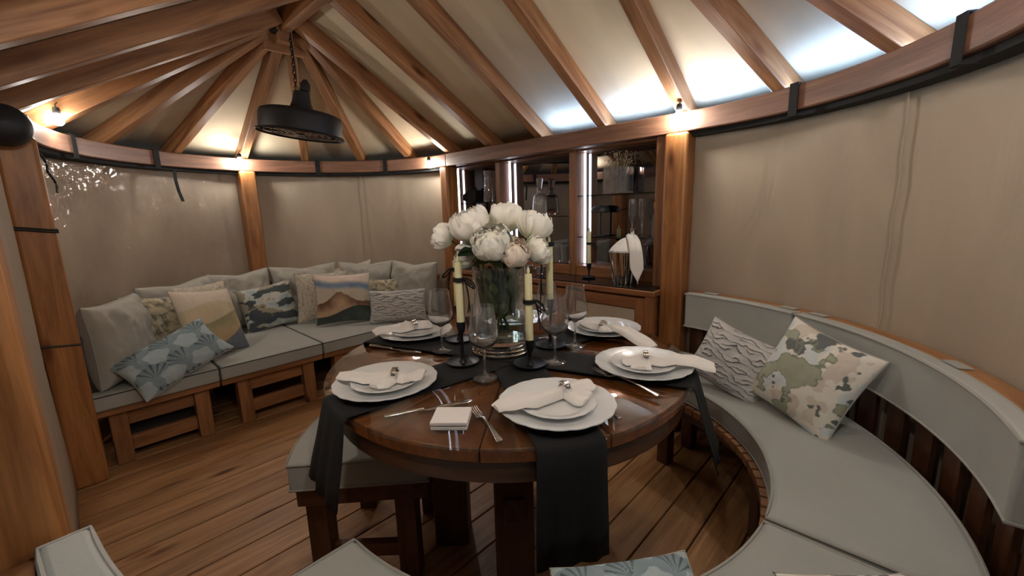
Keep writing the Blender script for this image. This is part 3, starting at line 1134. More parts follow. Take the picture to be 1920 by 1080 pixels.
# --------------------------------------------------- soft cushions
def vnoise(x, y, seed=0):
    x, y = np.asarray(x, float), np.asarray(y, float)
    xi, yi = np.floor(x).astype(int), np.floor(y).astype(int)
    fx, fy = x - xi, y - yi
    fx, fy = fx * fx * (3 - 2 * fx), fy * fy * (3 - 2 * fy)

    def hsh(a, b):
        q = np.sin(a * 127.1 + b * 311.7 + seed * 74.7) * 43758.5453
        return q - np.floor(q)
    return (hsh(xi, yi) * (1 - fx) + hsh(xi + 1, yi) * fx) * (1 - fy) + (hsh(xi, yi + 1) * (1 - fx) + hsh(xi + 1, yi + 1) * fx) * fy


def fbm(x, y, seed=0, o=4):
    s_, a, t_ = 0, 0.5, 0
    for k in range(o):
        s_ = s_ + a * vnoise(x * 2 ** k, y * 2 ** k, seed + k)
        t_ += a
        a *= 0.5
    return s_ / t_


def pick(cols, idx):
    return np.array([lin(*c) for c in cols])[idx]


def smix(a, b, t_):
    return a * (1 - t_[..., None]) + b * t_[..., None]


def L_(*c):
    return np.array(lin(*c))


def pat_tweed(u, v_):
    n = fbm(u * 2.2, v_ * 2.2, 3)
    s_ = vnoise(u * 26 + v_ * 10, v_ * 5 - u * 3, 5)
    n2 = fbm(u * 5, v_ * 9, 8)
    c = smix(np.broadcast_to(L_(196, 184, 152), u.shape + (3,)), np.broadcast_to(L_(112, 108, 90), u.shape + (3,)), np.clip((n2 - 0.42) * 4, 0, 1))
    c = smix(c, np.broadcast_to(L_(214, 208, 190), u.shape + (3,)), np.clip((s_ - 0.62) * 5, 0, 1) * 0.8)
    return smix(c, np.broadcast_to(L_(92, 96, 92), u.shape + (3,)), np.clip((n - 0.55) * 5, 0, 1) * np.clip((s_ - 0.3) * 3, 0, 1) * 0.8)


def pat_waves(u, v_):
    # quilted ridges: rows of overlapping humps
    rows = 9.0
    n = (fbm(u * 2.6 + 3, v_ * 1.8, 4) - 0.5) * 1.6 + (fbm(u * 11, v_ * 9, 6) - 0.5) * 0.35
    q = (v_ + 1) / 2 * rows + n + 0.35 * np.sin(u * 7 + np.floor((v_ + 1) * 4.5) * 2.0)
    fr = q - np.floor(q)
    line = np.clip(1 - np.minimum(fr, 1 - fr) / 0.10, 0, 1)
    c = smix(np.broadcast_to(L_(206, 204, 200), u.shape + (3,)), np.broadcast_to(L_(150, 150, 150), u.shape + (3,)), np.clip(fr, 0, 1) * 0.5)
    return smix(c, np.broadcast_to(L_(96, 98, 104), u.shape + (3,)), line)


def pat_waves_h(u, v_):
    rows = 9.0
    n = (fbm(u * 2.6 + 3, v_ * 1.8, 4) - 0.5) * 1.6 + (fbm(u * 11, v_ * 9, 6) - 0.5) * 0.35
    q = (v_ + 1) / 2 * rows + n + 0.35 * np.sin(u * 7 + np.floor((v_ + 1) * 4.5) * 2.0)
    fr = q - np.floor(q)
    return 0.006 * (1 - fr)


def pat_ginkgo(u, v_):
    # pale petals with dark ribbed fans on a brick grid
    full = lambda c: np.broadcast_to(L_(*c), u.shape + (3,))
    out = smix(full((142, 160, 166)), full((126, 144, 150)), fbm(u * 4, v_ * 4, 2)).copy()
    for k, (ox, oy, rad) in enumerate(((0.0, 0.0, 0.43), (0.5, 0.5, 0.62))):
        gx, gy = u * 1.55 + ox, v_ * 1.05 + oy + 0.25
        ix = np.floor(gx)
        iy = np.floor(gy)
        fx, fy = gx - ix - 0.5, gy - iy - 0.5
        h_ = np.sin(ix * 12.9 + iy * 78.2 + k * 3.7) * 43758.5
        h_ = h_ - np.floor(h_)
        rot = (h_ - 0.5) * 1.3
        yo = fy + 0.30
        xx = fx * np.cos(rot) - yo * np.sin(rot)
        yy = fx * np.sin(rot) + yo * np.cos(rot)
        rr, an = np.hypot(xx, yy), np.arctan2(xx, yy)
        if k == 0:
            e = 0.36 + 0.04 * np.sin(np.arctan2(fy, fx) * 5 + h_ * 6)
            out = np.where((np.hypot(fx, fy) < e)[..., None], smix(full((178, 192, 196)), full((164, 180, 186)), fbm(u * 6, v_ * 6, 5)), out)
        else:
            edge = rad + 0.03 * np.cos(an * 8)
            fan = (rr < edge) & (np.abs(an) < 0.98) & (rr > 0.05)
            stripe = np.clip(np.cos(an * 17) * 1.4 - 0.25, 0, 1) * 0.75 + 0.22 * np.clip(rr / rad, 0, 1)
            out = np.where(fan[..., None], smix(smix(out, full((150, 168, 174)), np.full(u.shape, 0.5)), full((66, 82, 90)), np.clip(stripe, 0, 1)), out)
    return out


def pat_camo_d(u, v_):
    n = fbm(u * 1.6 + v_ * 0.2, v_ * 3.2, 11)
    n2 = fbm(u * 2.0 + 7, v_ * 2.4, 13)
    idx = np.where(n > 0.55, 0, np.where(n2 > 0.56, 1, np.where(n2 < 0.42, 2, 3)))
    return pick([(70, 80, 84), (170, 186, 186), (160, 152, 132), (196, 198, 190)], idx)


def pat_camo_l(u, v_):
    n = fbm(u * 1.5 + 2, v_ * 1.7, 21)
    n2 = fbm(u * 1.7 + 9, v_ * 1.5, 27)
    n3 = fbm(u * 2.4, v_ * 2.2, 33)
    idx = np.where(n3 > 0.70, 0, np.where(n > 0.605, 1, np.where(n2 > 0.56, 2, np.where(n2 < 0.40, 3, 4))))
    c = pick([(104, 110, 108), (164, 168, 146), (212, 220, 220), (214, 204, 190), (230, 226, 214)], idx)
    e = np.abs(n - 0.61) < 0.010
    return np.where(e[..., None], L_(134, 140, 120), c)


def pat_snake(u, v_):
    # cracked cream skin: cell borders of a jittered grid
    gx, gy = u * 5.2, v_ * 5.2
    d1 = np.full(u.shape, 9.0)
    d2 = np.full(u.shape, 9.0)
    bx_, by_ = np.floor(gx), np.floor(gy)
    for i in (-1, 0, 1):
        for j in (-1, 0, 1):
            cx, cy = bx_ + i, by_ + j
            hx = np.sin(cx * 127.1 + cy * 311.7) * 43758.5
            hy = np.sin(cx * 269.5 + cy * 183.3) * 43758.5
            d = np.hypot(cx + (hx - np.floor(hx)) - gx, cy + (hy - np.floor(hy)) - gy) + 0.12 * (vnoise(gx * 3, gy * 3) - 0.5)
            n1 = d < d1
            d2 = np.where(n1, d1, np.minimum(d2, d))
            d1 = np.where(n1, d, d1)
    e = np.clip(1 - (d2 - d1) / 0.09, 0, 1)
    c = smix(np.broadcast_to(L_(220, 210, 192), u.shape + (3,)), np.broadcast_to(L_(190, 182, 164), u.shape + (3,)), fbm(u * 5, v_ * 5, 3))
    return smix(c, np.broadcast_to(L_(110, 104, 96), u.shape + (3,)), e * 0.85)


def pat_mountain(u, v_):
    w1 = 0.62 - 0.18 * (u + 1) / 2 + 0.05 * np.sin(u * 4) + 0.08 * (fbm(u * 3, v_ * 2, 5) - 0.5)
    m_ = -0.18 + 0.42 * np.exp(-((u + 0.12) / 0.42) ** 2) + 0.10 * (fbm(u * 6 + 3, v_ * 0 + 1, 4) - 0.5)
    m2 = -0.50 + 0.10 * np.sin(u * 3.2 + 0.4) + 0.22 * np.clip(u, -1, 1) * 0.7
    n = fbm(u * 3, v_ * 3, 9)
    c = np.broadcast_to(L_(204, 192, 172), u.shape + (3,)).copy()
    c = smix(c, np.broadcast_to(L_(226, 210, 196), u.shape + (3,)), np.clip((v_ - w1 - 0.10) * 8, 0, 1))
    band = np.clip(1 - np.abs(v_ - w1 + 0.02) / 0.17, 0, 1) ** 0.6
    c = smix(c, smix(np.broadcast_to(L_(72, 104, 150), u.shape + (3,)), np.broadcast_to(L_(130, 160, 190), u.shape + (3,)), n), band)
    brown = smix(np.broadcast_to(L_(112, 78, 56), u.shape + (3,)), np.broadcast_to(L_(196, 164, 132), u.shape + (3,)), np.clip((m_ - v_) * 2.2 + (n - 0.5), 0, 1))
    c = np.where((v_ < m_)[..., None], brown, c)
    teal = smix(np.broadcast_to(L_(52, 62, 62), u.shape + (3,)), np.broadcast_to(L_(88, 100, 96), u.shape + (3,)), np.clip((m2 - v_) * 1.6 * n * 2, 0, 1))
    return np.where((v_ < m2)[..., None], teal, c)


def pat_dunes(u, v_):
    n = fbm(u * 2.5, v_ * 2.5, 3)
    b1 = 0.45 + 0.10 * np.sin(u * 2.6 + 1) + 0.06 * (n - 0.5)
    b2 = 0.02 + 0.10 * np.sin(u * 2.2 - 0.6) + 0.22 * u * 0.6
    b3 = -0.72 + 0.14 * np.sin(u * 2.4) + 0.42 * np.clip(u, 0, 1) ** 2
    c = np.broadcast_to(L_(216, 204, 186), u.shape + (3,)).copy()
    c = np.where((v_ < b1)[..., None], L_(204, 188, 156), c)
    c = np.where((v_ < b2)[..., None], smix(np.broadcast_to(L_(150, 146, 112), u.shape + (3,)), np.broadcast_to(L_(196, 172, 132), u.shape + (3,)), np.clip((b2 - v_) * 1.5 + n - 0.4, 0, 1)), c)
    return np.where((v_ < b3)[..., None], smix(np.broadcast_to(L_(78, 88, 100), u.shape + (3,)), np.broadcast_to(L_(132, 140, 148), u.shape + (3,)), n), c)


def pat_grey(u, v_):
    n = fbm(u * 2, v_ * 2, 1)
    return smix(np.broadcast_to(L_(172, 170, 160), u.shape + (3,)), np.broadcast_to(L_(180, 178, 168), u.shape + (3,)), n)


def pillow_mesh(w_, h_, th, pat, n=64, seed=0, wr=0.004, hfun=None, sag=0.0, bulge=0.5):
    # closed pillow standing in the XZ plane, centre at the origin, front towards -Y
    t_ = np.linspace(-1, 1, n + 1)
    t_ = np.sin(t_ * PI / 2) * 0.45 + t_ * 0.55
    U, V = np.meshgrid(t_, t_)
    edge = ((1 - U ** 2) * (1 - V ** 2))
    prof = np.clip(edge, 0, 1) ** bulge
    X = U * w_ / 2 * (1 - 0.085 * (1 - V ** 2) * U ** 2)
    Z = V * h_ / 2 * (1 - 0.085 * (1 - U ** 2) * V ** 2)
    Z = Z - sag * (1 - V) / 2 * 0 - sag * np.exp(-(U / 0.35) ** 2) * np.clip(V, 0, 1) ** 2
    wrk = (fbm(U * 2.3 + seed, V * 2.3, seed) - 0.5) * 2
    wrk2 = (fbm(U * 5 + seed, V * 1.6 + 4, seed + 3) - 0.5) * 2
    front = -(th / 2 * prof + (wr * wrk * 1.4 + wr * wrk2) * np.clip(edge * 5, 0, 1))
    if hfun is not None:
        front = front - hfun(U, V) * np.clip(edge * 8, 0, 1)
    back = th / 2 * prof * 0.9
    N = n + 1
    vf = np.stack([X, front, Z], -1).reshape(-1, 3)
    vb = np.stack([X, back, Z], -1).reshape(-1, 3)
    colf = pat(U, V).reshape(-1, 3)
    b = MB()
    idx = np.arange(N * N).reshape(N, N)
    fq = np.stack([idx[:-1, :-1], idx[:-1, 1:], idx[1:, 1:], idx[1:, :-1]], -1).reshape(-1, 4)
    # back: coarser every 4th line, sharing nothing; the rims coincide
    b.v = [tuple(p) for p in vf] + [tuple(p) for p in vb]
    b.g = list(b.v)
    b.f = [tuple(q) for q in fq] + [tuple(q[::-1] + N * N) for q in fq]
    b.s = [True] * len(b.f)
    b.c = [tuple(c) for c in colf] + [tuple(c) for c in colf * 0.9]
    return b


def pillow(name, lab, size, pat, loc, yaw, lean, roll=0.0, n=72, seed=0, group='scatter pillows', hfun=None, piping=None, cat='pillow', wr=0.004, sag=0.0, bulge=0.5, mat='vc'):
    """loc = centre of the bottom edge; yaw 0 faces -Y; lean tips the top backwards."""
    w_, h_, th = size
    t = thing(name, lab, cat, loc, group=group)
    mt = Matrix.Rotation(yaw, 4, 'Z') @ Matrix.Rotation(-lean, 4, 'X') @ Matrix.Translation((0, 0, h_ / 2)) @ Matrix.Rotation(roll, 4, 'Y')
    t.matrix_world = Matrix.Translation(loc) @ mt
    pillow_mesh(w_, h_, th, pat, n, seed, wr, hfun, sag, bulge).build('cover', M[mat], t)
    b = MB()
    pts = []
    K = 28
    for sde in range(4):
        for i in range(K):
            q = -1 + 2 * i / K
            u, v_ = ((q, -1), (1, q), (-q, 1), (-1, -q))[sde]
            pts.append((u * w_ / 2 * (1 - 0.085 * (1 - v_ ** 2) * u ** 2), 0.0, v_ * h_ / 2 * (1 - 0.085 * (1 - u ** 2) * v_ ** 2) - sag * math.exp(-(u / 0.35) ** 2) * max(0, v_) ** 2))
    b.tube(pts, 0.0032, 5, True)
    b.build('piping', piping or M['pipe'], t)
    return t


# back cushions round the curve (angle around the sofa end)
bl_ = ('grey sofa back cushion behind the tweed and dune pillows', 'grey sofa back cushion left of the timber post',
       'grey sofa back cushion right of the timber post', 'grey sofa back cushion behind the mountain pillow', 'grey sofa back cushion in the corner against the drinks cabinet')
for i, (a, w_) in enumerate(((218, 0.60), (191.5, 0.47), (163.5, 0.54), (134, 0.50), (107, 0.50))):
    r_ = 0.98
    loc = (XL + r_ * math.cos(D2R(a)), Y0 + r_ * math.sin(D2R(a)), SZ + 0.004)
    pillow('back_cushion', bl_[i], (w_, 0.46, 0.20), pat_grey, loc, D2R(a) - PI / 2, D2R(6), 0, 40, i * 3 + 1, 'grey sofa back cushions', wr=0.018, sag=0.016, bulge=0.36)
pillow('arm_cushion', 'plump grey cushion standing upright against the cord wound post', (0.44, 0.45, 0.24), pat_grey, (-3.185, 0.15, SZ + 0.004), D2R(147), D2R(2), 0, 44, 30, 'grey sofa back cushions', wr=0.02, bulge=0.34)


def face_cam(P):
    return math.atan2(-P[0], P[1]) if False else math.atan2(0 - P[1], 0 - P[0]) + PI / 2


def put(px_, py_, z):
    P = atz(px_, py_, z)
    return (float(P[0]), float(P[1]), z)


def spill(name, lab, wpx, hpx, th, pat, base, yawoff=0, lean=15, roll=0, seed=0, push=0.0, z=None, **kw):
    z_ = SZ + 0.004 if z is None else z
    P = np.array(put(base[0], base[1], z_))
    d = P[:2] / np.hypot(*P[:2])
    P[:2] += d * push
    dp = depth(P)
    w_, h_ = wpx / F * dp, hpx / F * dp
    return pillow(name, lab, (w_, h_, th), pat, tuple(P), face_cam(P) + D2R(yawoff), D2R(lean), D2R(roll), seed=seed, **kw)


spill('tweed_pillow', 'olive beige tweed pillow at the left of the sofa behind the ginkgo pillow', 120, 122, 0.12, pat_tweed, (322, 672), 30, 16, 8, 1)
spill('snake_pillow', 'cream cracked print pillow behind the dune pillow', 112, 118, 0.12, pat_snake, (398, 646), 30, 16, 2, 2)
spill('dune_pillow', 'cream and tan dune print pillow with grey lower edge', 112, 132, 0.14, pat_dunes, (428, 662), 40, 26, 8, 3)
spill('ginkgo_pillow', 'slate blue ginkgo leaf lumbar pillow lying at the left of the sofa', 172, 92, 0.12, pat_ginkgo, (345, 706), 14, 42, -22, 4, n=120)
spill('camouflage_pillow', 'dark grey camouflage print pillow below the timber post', 98, 84, 0.12, pat_camo_d, (516, 614), 16, 22, -6, 5)
spill('snake_pillow', 'cream cracked print pillow at the left of the mountain pillow', 92, 92, 0.11, pat_snake, (612, 601), 6, 12, 2, 6)
spill('snake_pillow', 'pinkish cream pillow peeping out above the mountain pillow', 92, 92, 0.11, pat_snake, (662, 590), -8, 14, -10, 16, push=0.08)
spill('mountain_pillow', 'mountain landscape pillow with blue sky band and dark teal foot', 100, 94, 0.13, pat_mountain, (650, 606), 4, 14, 2, 7, n=110)
spill('tweed_pillow', 'olive beige tweed pillow between the mountain pillow and the cabinet corner', 64, 68, 0.10, pat_tweed, (722, 590), -6, 10, 0, 8)
spill('wave_pillow', 'grey quilted wave lumbar pillow leaning at the right end of the sofa', 106, 62, 0.11, pat_waves, (748, 604), -6, 16, 0, 9, n=110, hfun=pat_waves_h)
# ================================================================== CURVED BENCH
bn = thing('curved_bench', 'semicircular slatted wooden bench round the dining end', 'bench', (XR, Y0, 0))
A0, A1 = -90.0, 86.5
NS = 46
for i in range(NS):
    a0 = A0 + (A1 - A0) * i / NS
    a1 = A0 + (A1 - A0) * (i + 1) / NS
    b = MB()
    ca = [(r * math.cos(D2R(a)), r * math.sin(D2R(a))) for r, a in ((0.722, a0 + 0.38), (1.15, a0 + 0.25), (1.15, a1 - 0.25), (0.722, a1 - 0.38))]
    b.prism(ca, 0.386, 0.416)
    b.build('seat_slat', M['bench'], bn, bev=0.002)
for r0, r1, nm in ((0.80, 0.83, 'inner_apron'), (1.09, 1.12, 'outer_apron')):
    b = MB(); b.arc((0, 0), r0, r1, A0, A1, 0.30, 0.385, 40); b.build(nm, M['stain'], bn)
for a in (-84, -42, 0, 42, 81):
    for r in (0.845, 1.07):
        b = MB(); b.box(-0.03, 0.03, -0.03, 0.03, 0, 0.385, 'z')
        b.build('leg', M['stain'], bn, loc=(r * math.cos(D2R(a)), r * math.sin(D2R(a)), 0), rz=D2R(a), bev=0.004)
NB = 30
for i in range(NB):
    a = A0 + 2.5 + (A1 - A0 - 5) * i / (NB - 1)
    b = MB(); b.box(-0.009, 0.009, -0.036, 0.036, 0.30, 0.80, 'z')
    b.build('back_slat', M['stain'], bn, loc=(1.215 * math.cos(D2R(a)), 1.215 * math.sin(D2R(a)), 0), rz=D2R(a), bev=0.003)
b = MB(); b.arc((0, 0), 1.196, 1.252, -44, A1, 0.801, 0.832, 60); b.build('top_rail', M['bench'], bn, bev=0.005)
b = MB(); b.arc((0, 0), 1.234, 1.30, -86.6, -44, 0.795, 0.826, 40); b.build('top_rail', M['bench'], bn, bev=0.005)
b = MB(); b.arc((0, 0), 1.155, 1.19, A0, A1, 0.30, 0.36, 60); b.build('lower_rail', M['stain'], bn)


def arc_cushion(name, lab, r0, r1, a0, a1, z0, z1, group, n=40, tabs=(), bev=0.014):
    t = thing(name, lab, 'cushion', (XR, Y0, z0), group=group)
    poly = []
    for i in range(n + 1):
        a = D2R(a0 + (a1 - a0) * i / n); poly.append((r1 * math.cos(a), r1 * math.sin(a)))
    for i in range(n, -1, -1):
        a = D2R(a0 + (a1 - a0) * i / n); poly.append((r0 * math.cos(a), r0 * math.sin(a)))
    b = MB(); b.arc((0, 0), r0, r1, a0, a1, 0.0, z1 - z0, n)
    b.build('cover', M['cush'], t, bev=bev, seg=3)
    for zz, nm in ((z1 - z0 - 0.005, 'upper_piping'), (0.005, 'lower_piping')):
        b = MB(); b.tube([(p[0], p[1], zz) for p in poly], 0.0042, 6, True); b.build(nm, M['pipe'], t)
    for a in tabs:
        b = MB()
        b.arc((0, 0), r1 - 0.005, 1.228, a - 1.7, a + 1.7, z1 - z0 + 0.0015, z1 - z0 + 0.004, 4)
        b.build('fabric_tab', M['pipe'], t)
    return t


gS = 'grey bench seat cushions'
arc_cushion('bench_seat_cushion', 'long curved grey bench seat cushion below the camouflage pillow', 0.745, 1.15, 0.75, 86.3, 0.417, 0.50, gS)
arc_cushion('bench_seat_cushion', 'curved grey bench seat cushion in the foreground at the bottom of the view', 0.745, 1.15, -89.7, -0.75, 0.417, 0.50, gS)
gB = 'grey bench backrest cushions'
arc_cushion('backrest_cushion', 'short curved grey backrest cushion behind the wave pillow', 1.142, 1.194, 58.4, 86.0, 0.645, 0.832, gB, 14, (80.5, 61.5), 0.010)
arc_cushion('backrest_cushion', 'long curved grey backrest cushion right of the camouflage pillow', 1.148, 1.198, 4.4, 57.8, 0.645, 0.832, gB, 26, (55.0, 27.0, 8.0), 0.010)
arc_cushion('backrest_cushion', 'grey backrest cushion end at the bottom left by the nearest post', 1.176, 1.232, -86.4, -45, 0.655, 0.842, gB, 24, (), 0.010)

ZS = 0.503
spill('wave_pillow', 'grey quilted wave pillow leaning on the curved bench', 142, 120, 0.12, pat_waves, (1362, 736), -20, 20, 18, 10, z=ZS, n=120, hfun=pat_waves_h)
spill('camouflage_pillow', 'sage green watercolour camouflage pillow leaning on the curved bench', 178, 178, 0.14, pat_camo_l, (1484, 790), -34, 24, 13, 11, z=ZS, n=120)
pillow('ginkgo_pillow', 'pale blue ginkgo pillow at the bottom edge of the view', (0.28, 0.21, 0.10), pat_ginkgo, (-0.205, 0.540, ZS + 0.052), D2R(50.7), D2R(76), 0, 110, 12)
pillow('camouflage_pillow', 'grey and white pillow barely showing at the bottom right', (0.24, 0.20, 0.09), pat_camo_l, (0.09, 0.775, ZS + 0.05), D2R(41), D2R(76), 0, 90, 13)

# ================================================================== TABLE
TX, TY, TR, TZ = -1.061, 1.094, 0.643, 0.765
tb = thing('dining_table', 'round dark wooden dining table with glass top', 'table', (TX, TY, 0))
NW = 12
for i in range(NW):
    a0, a1 = 360 / NW * i + 7, 360 / NW * (i + 1) + 7
    b = MB()
    n = 5
    poly = [(0.012 * math.cos(D2R((a0 + a1) / 2)), 0.012 * math.sin(D2R((a0 + a1) / 2)))]
    for k in range(n + 1):
        a = D2R(a0 + 0.12 + (a1 - a0 - 0.24) * k / n)
        poly.append(((TR - 0.018) * math.cos(a), (TR - 0.018) * math.sin(a)))
    b.prism(poly, 0.718, 0.756)
    am = D2R((a0 + a1) / 2)
    b.g = [(p[0] * math.cos(am) + p[1] * math.sin(am) + i, -p[0] * math.sin(am) + p[1] * math.cos(am) + 3 * i, p[2]) for p in b.v]
    b.build('top_segment', M['tabletop'], tb, bev=0.003)
b = MB(); b.arc((0, 0), TR - 0.075, TR - 0.03, 0, 360, 0.66, 0.7175, 72); b.build('apron', M['stain'], tb)
b = MB()
b.lathe([(0.0001, 0.757), (TR - 0.004, 0.757), (TR, 0.759), (TR, 0.763), (TR - 0.003, TZ), (0.0001, TZ)], 96)
b.build('glass_top', M['tglass'], tb)
for k, (dx, dy) in enumerate(((0.16, -0.165), (-0.185, -0.165), (-0.16, 0.165), (0.185, 0.165))):
    b = MB(); b.box(-0.065, 0.065, -0.065, 0.065, 0.0, 0.70, 'z')
    b.build('leg', M['stain'], tb, loc=(dx, dy, 0), rz=D2R(44), bev=0.006)
for s_ in (1, -1):
    p0, p1 = ((0.16, -0.165), (-0.16, 0.165)) if s_ > 0 else ((-0.185, -0.165), (0.185, 0.165))
    for z0, nm in ((0.34, 'stretcher'), (0.665, 'bearer')):
        b = MB()
        L_ext = 1.9 if nm == 'bearer' else 1.35
        b.beam((p0[0] * L_ext, p0[1] * L_ext, z0 + (0.0 if s_ > 0 else 0.004)), (p1[0] * L_ext, p1[1] * L_ext, z0 + (0.0 if s_ > 0 else 0.004)), 0.07, 0.09 if nm == 'stretcher' else 0.085)
        b.build(nm, M['stain'], tb, bev=0.005)


def L_(*c):
    return np.array(lin(*c))


# runners
def runner(ang, lab, d0, d1, zoff, wd=0.172, flare=0.0, spread=0.10):
    b = MB()
    a = D2R(ang)
    R_ = TR + 0.006
    prof = [(R_ + 0.010 + flare, -d0), (R_ + 0.008 + flare * 0.75, -d0 * 0.75), (R_ + 0.006 + flare * 0.45, -d0 * 0.5), (R_ + 0.004 + flare * 0.2, -d0 * 0.25), (R_ + 0.003, -0.012), (R_ - 0.006, -0.001)]
    pts = [(x, z) for x, z in prof]
    for i in range(12):
        pts.append((R_ - 0.012 - (2 * R_ - 0.024) * i / 11, 0.0))
    pts += [(-(R_ - 0.006), -0.001), (-(R_ + 0.003), -0.012), (-(R_ + 0.006), -d1 * 0.5), (-(R_ + 0.010), -d1)]
    v, f = [], []
    nv = 10
    for j, (s_, z) in enumerate(pts):
        for k in range(nv + 1):
            y = -wd / 2 + wd * k / nv
            x_ = s_
            if abs(s_) > R_ - 0.02:                      # follow the round edge
                x_ = math.copysign(math.sqrt(max(0.01, s_ * s_ - y * y)), s_) + (0.006 * math.sin(k * 1.7 + 1) * min(1, -z * 6) if z < 0 else 0)
                if z < -0.02:
                    y *= 1 + spread * min(1, -z * 4)
            v.append((x_, y, z))
    n = nv + 1
    for j in range(len(pts) - 1):
        for k in range(nv):
            f.append((j * n + k, j * n + k + 1, j * n + n + k + 1, j * n + n + k))
    b.add(v, f, smooth=True)
    tag(b.build('table_runner', M['runner'], loc=(TX, TY, TZ + 0.0013 + zoff), rz=a, solid=0.0018), lab, 'table runner', 'black table runners')


runner(-33.5, 'black table runner hanging down at the front centre of the table', 0.31, 0.2, 0.0)
runner(-97, 'black table runner hanging down over the stool', 0.245, 0.2, 0.0022, 0.185, 0.045, 0.25)
runner(18, 'black table runner hanging down on the bench side', 0.255, 0.2, 0.0044, 0.18, 0.062, 0.15)
ZT = TZ + 0.0078                                           # top of the crossing runners

# place settings
settings = (('F', -31, 0.476, 'at the front centre of the table'), ('FL', -101, 0.472, 'above the stool'), ('R', 21, 0.482, 'on the bench side of the table'),
            ('BR', 76, 0.485, 'on the cabinet side of the table'), ('B', 131, 0.47, 'behind the peony vase'), ('BL', -171, 0.50, 'on the sofa side of the table'))
scal = lambda a, j: 1 + 0.016 * abs(math.cos(9 * a)) - 0.006
pb = MB()
pb.lathe([(0.0001, 0.0005), (0.098, 0.0005), (0.102, 0.003), (0.114, 0.0065), (0.150, 0.0165), (0.157, 0.0195), (0.1565, 0.022), (0.149, 0.0205), (0.113, 0.0105), (0.102, 0.0062), (0.0001, 0.0055)], 108, mod=lambda a, j: scal(a, j) if 4 <= j <= 7 else 1)
charger_me = pb.mesh('charger_plate', M['china'])
sp_ = MB()
sp_.lathe([(0.0001, 0.0005), (0.064, 0.0005), (0.067, 0.003), (0.076, 0.0055), (0.101, 0.0135), (0.1045, 0.016), (0.104, 0.0185), (0.099, 0.0175), (0.076, 0.0095), (0.067, 0.0058), (0.0001, 0.005)], 96, mod=lambda a, j: scal(a, j) if 4 <= j <= 7 else 1)
side_me = sp_.mesh('dessert_plate', M['china'])
PP = {}
for k, a, r, where in settings:
    x_, y_ = TX + r * math.cos(D2R(a)), TY + r * math.sin(D2R(a))
    PP[k] = (x_, y_)
    o = bpy.data.objects.new('charger_plate', charger_me); link(o); o.location = (x_, y_, ZT); o.rotation_euler[2] = D2R(a)
    tag(o, 'large white scalloped plate ' + where, 'plate', 'large scalloped plates')
    o = bpy.data.objects.new('dessert_plate', side_me); link(o); o.location = (x_, y_, ZT + 0.0062); o.rotation_euler[2] = D2R(a + 20)
    tag(o, 'small white plate stacked on the large plate ' + where, 'plate', 'small stacked plates')


def napkin(key, p0, p1, fr, flap, where, seed):
    """p0,p1 pixel ends of the folded cloth, fr = ring position along it, flap = angle of the short tail."""
    zb = ZT + 0.016
    c = PP[key]
    A_, B_ = atz(*p0, zb + 0.02)[:2], atz(*p1, zb + 0.02)[:2]
    O = A_ + (B_ - A_) * fr
    d = (B_ - A_) / np.linalg.norm(B_ - A_)
    ang = math.atan2(d[1], d[0])
    La, Lb = np.linalg.norm(O - A_), np.linalg.norm(B_ - O)
    t = thing('napkin', 'white napkin gathered through a silver ring ' + where, 'napkin', (float(O[0]), float(O[1]), zb), ang, 'white napkins in rings')

    def base(x_, y_):
        w0 = O + np.array([math.cos(ang) * x_ - math.sin(ang) * y_, math.sin(ang) * x_ + math.cos(ang) * y_])
        r = math.hypot(w0[0] - c[0], w0[1] - c[1])
        if r < 0.068:
            return 0.0
        if r < 0.104:
            return 0.0135 * (r - 0.068) / 0.036
        if r < 0.157:
            return 0.0135
        return 0.0135 - 0.30 * (r - 0.157)
    b = MB()

    def strip(L, sg, wmax, hh, dirang=0.0, droop=0.0, s0=0):
        nx, nc = 18, 20
        v, f = [], []
        for i in range(nx + 1):
            u = i / nx
            x_ = L * u
            w_ = 0.014 + (wmax - 0.014) * min(1, (u / 0.75)) ** 0.8 * (1.0 if u < 0.8 else 1.0 - 0.55 * ((u - 0.8) / 0.2) ** 1.5)
            h_ = hh * (1 - 0.72 * u) + 0.004
            for k in range(nc):
                th = 2 * PI * k / nc
                cy, sy = math.cos(th), math.sin(th)
                y_ = w_ * cy
                pl = 1 + 0.32 * math.sin(3 * th + s0 + 2.2 * u) * u + 0.18 * math.sin(7 * cy + s0)
                z_ = (h_ * max(0.0, sy) * pl) if sy > 0 else 0.0
                xr = x_ * math.cos(dirang) - y_ * math.sin(dirang)
                yr = x_ * math.sin(dirang) + y_ * math.cos(dirang)
                zc = base(sg * xr, yr) + 0.0025 + z_ + 0.004 * math.sin(4 * u + s0) * u * (1 + cy) - droop * u * u
                v.append((sg * xr, yr, max(zc, base(sg * xr, yr) + 0.002)))
        for i in range(nx):
            for k in range(nc):
                q = (k + 1) % nc
                face = (i * nc + k, i * nc + q, i * nc + nc + q, i * nc + nc + k)
                f.append(face if sg > 0 else face[::-1])
        f.append(tuple(range(nc)))
        f.append(tuple(nx * nc + k for k in range(nc)))
        b.add(v, f, smooth=True)
    strip(La, -1, 0.042, 0.022, 0.06, 0, seed)
    strip(Lb, 1, 0.040, 0.022, -0.05, 0, seed + 2)
    strip(0.078, 1 if math.cos(flap) > 0 else -1, 0.034, 0.020, (flap if math.cos(flap) > 0 else PI - flap), 0, seed + 4)
    b.build('cloth', M['napkin'], t)
    b = MB()
    pts = [(0, 0.0195 * math.cos(2 * PI * i / 24), 0.0215 + 0.0195 * math.sin(2 * PI * i / 24)) for i in range(24)]
    for dx in (-0.005, 0.0, 0.005):
        b.tube([(p[0] + dx, p[1], p[2]) for p in pts], 0.0036, 6, True)
    b.build('napkin_ring', M['chrome'], t)


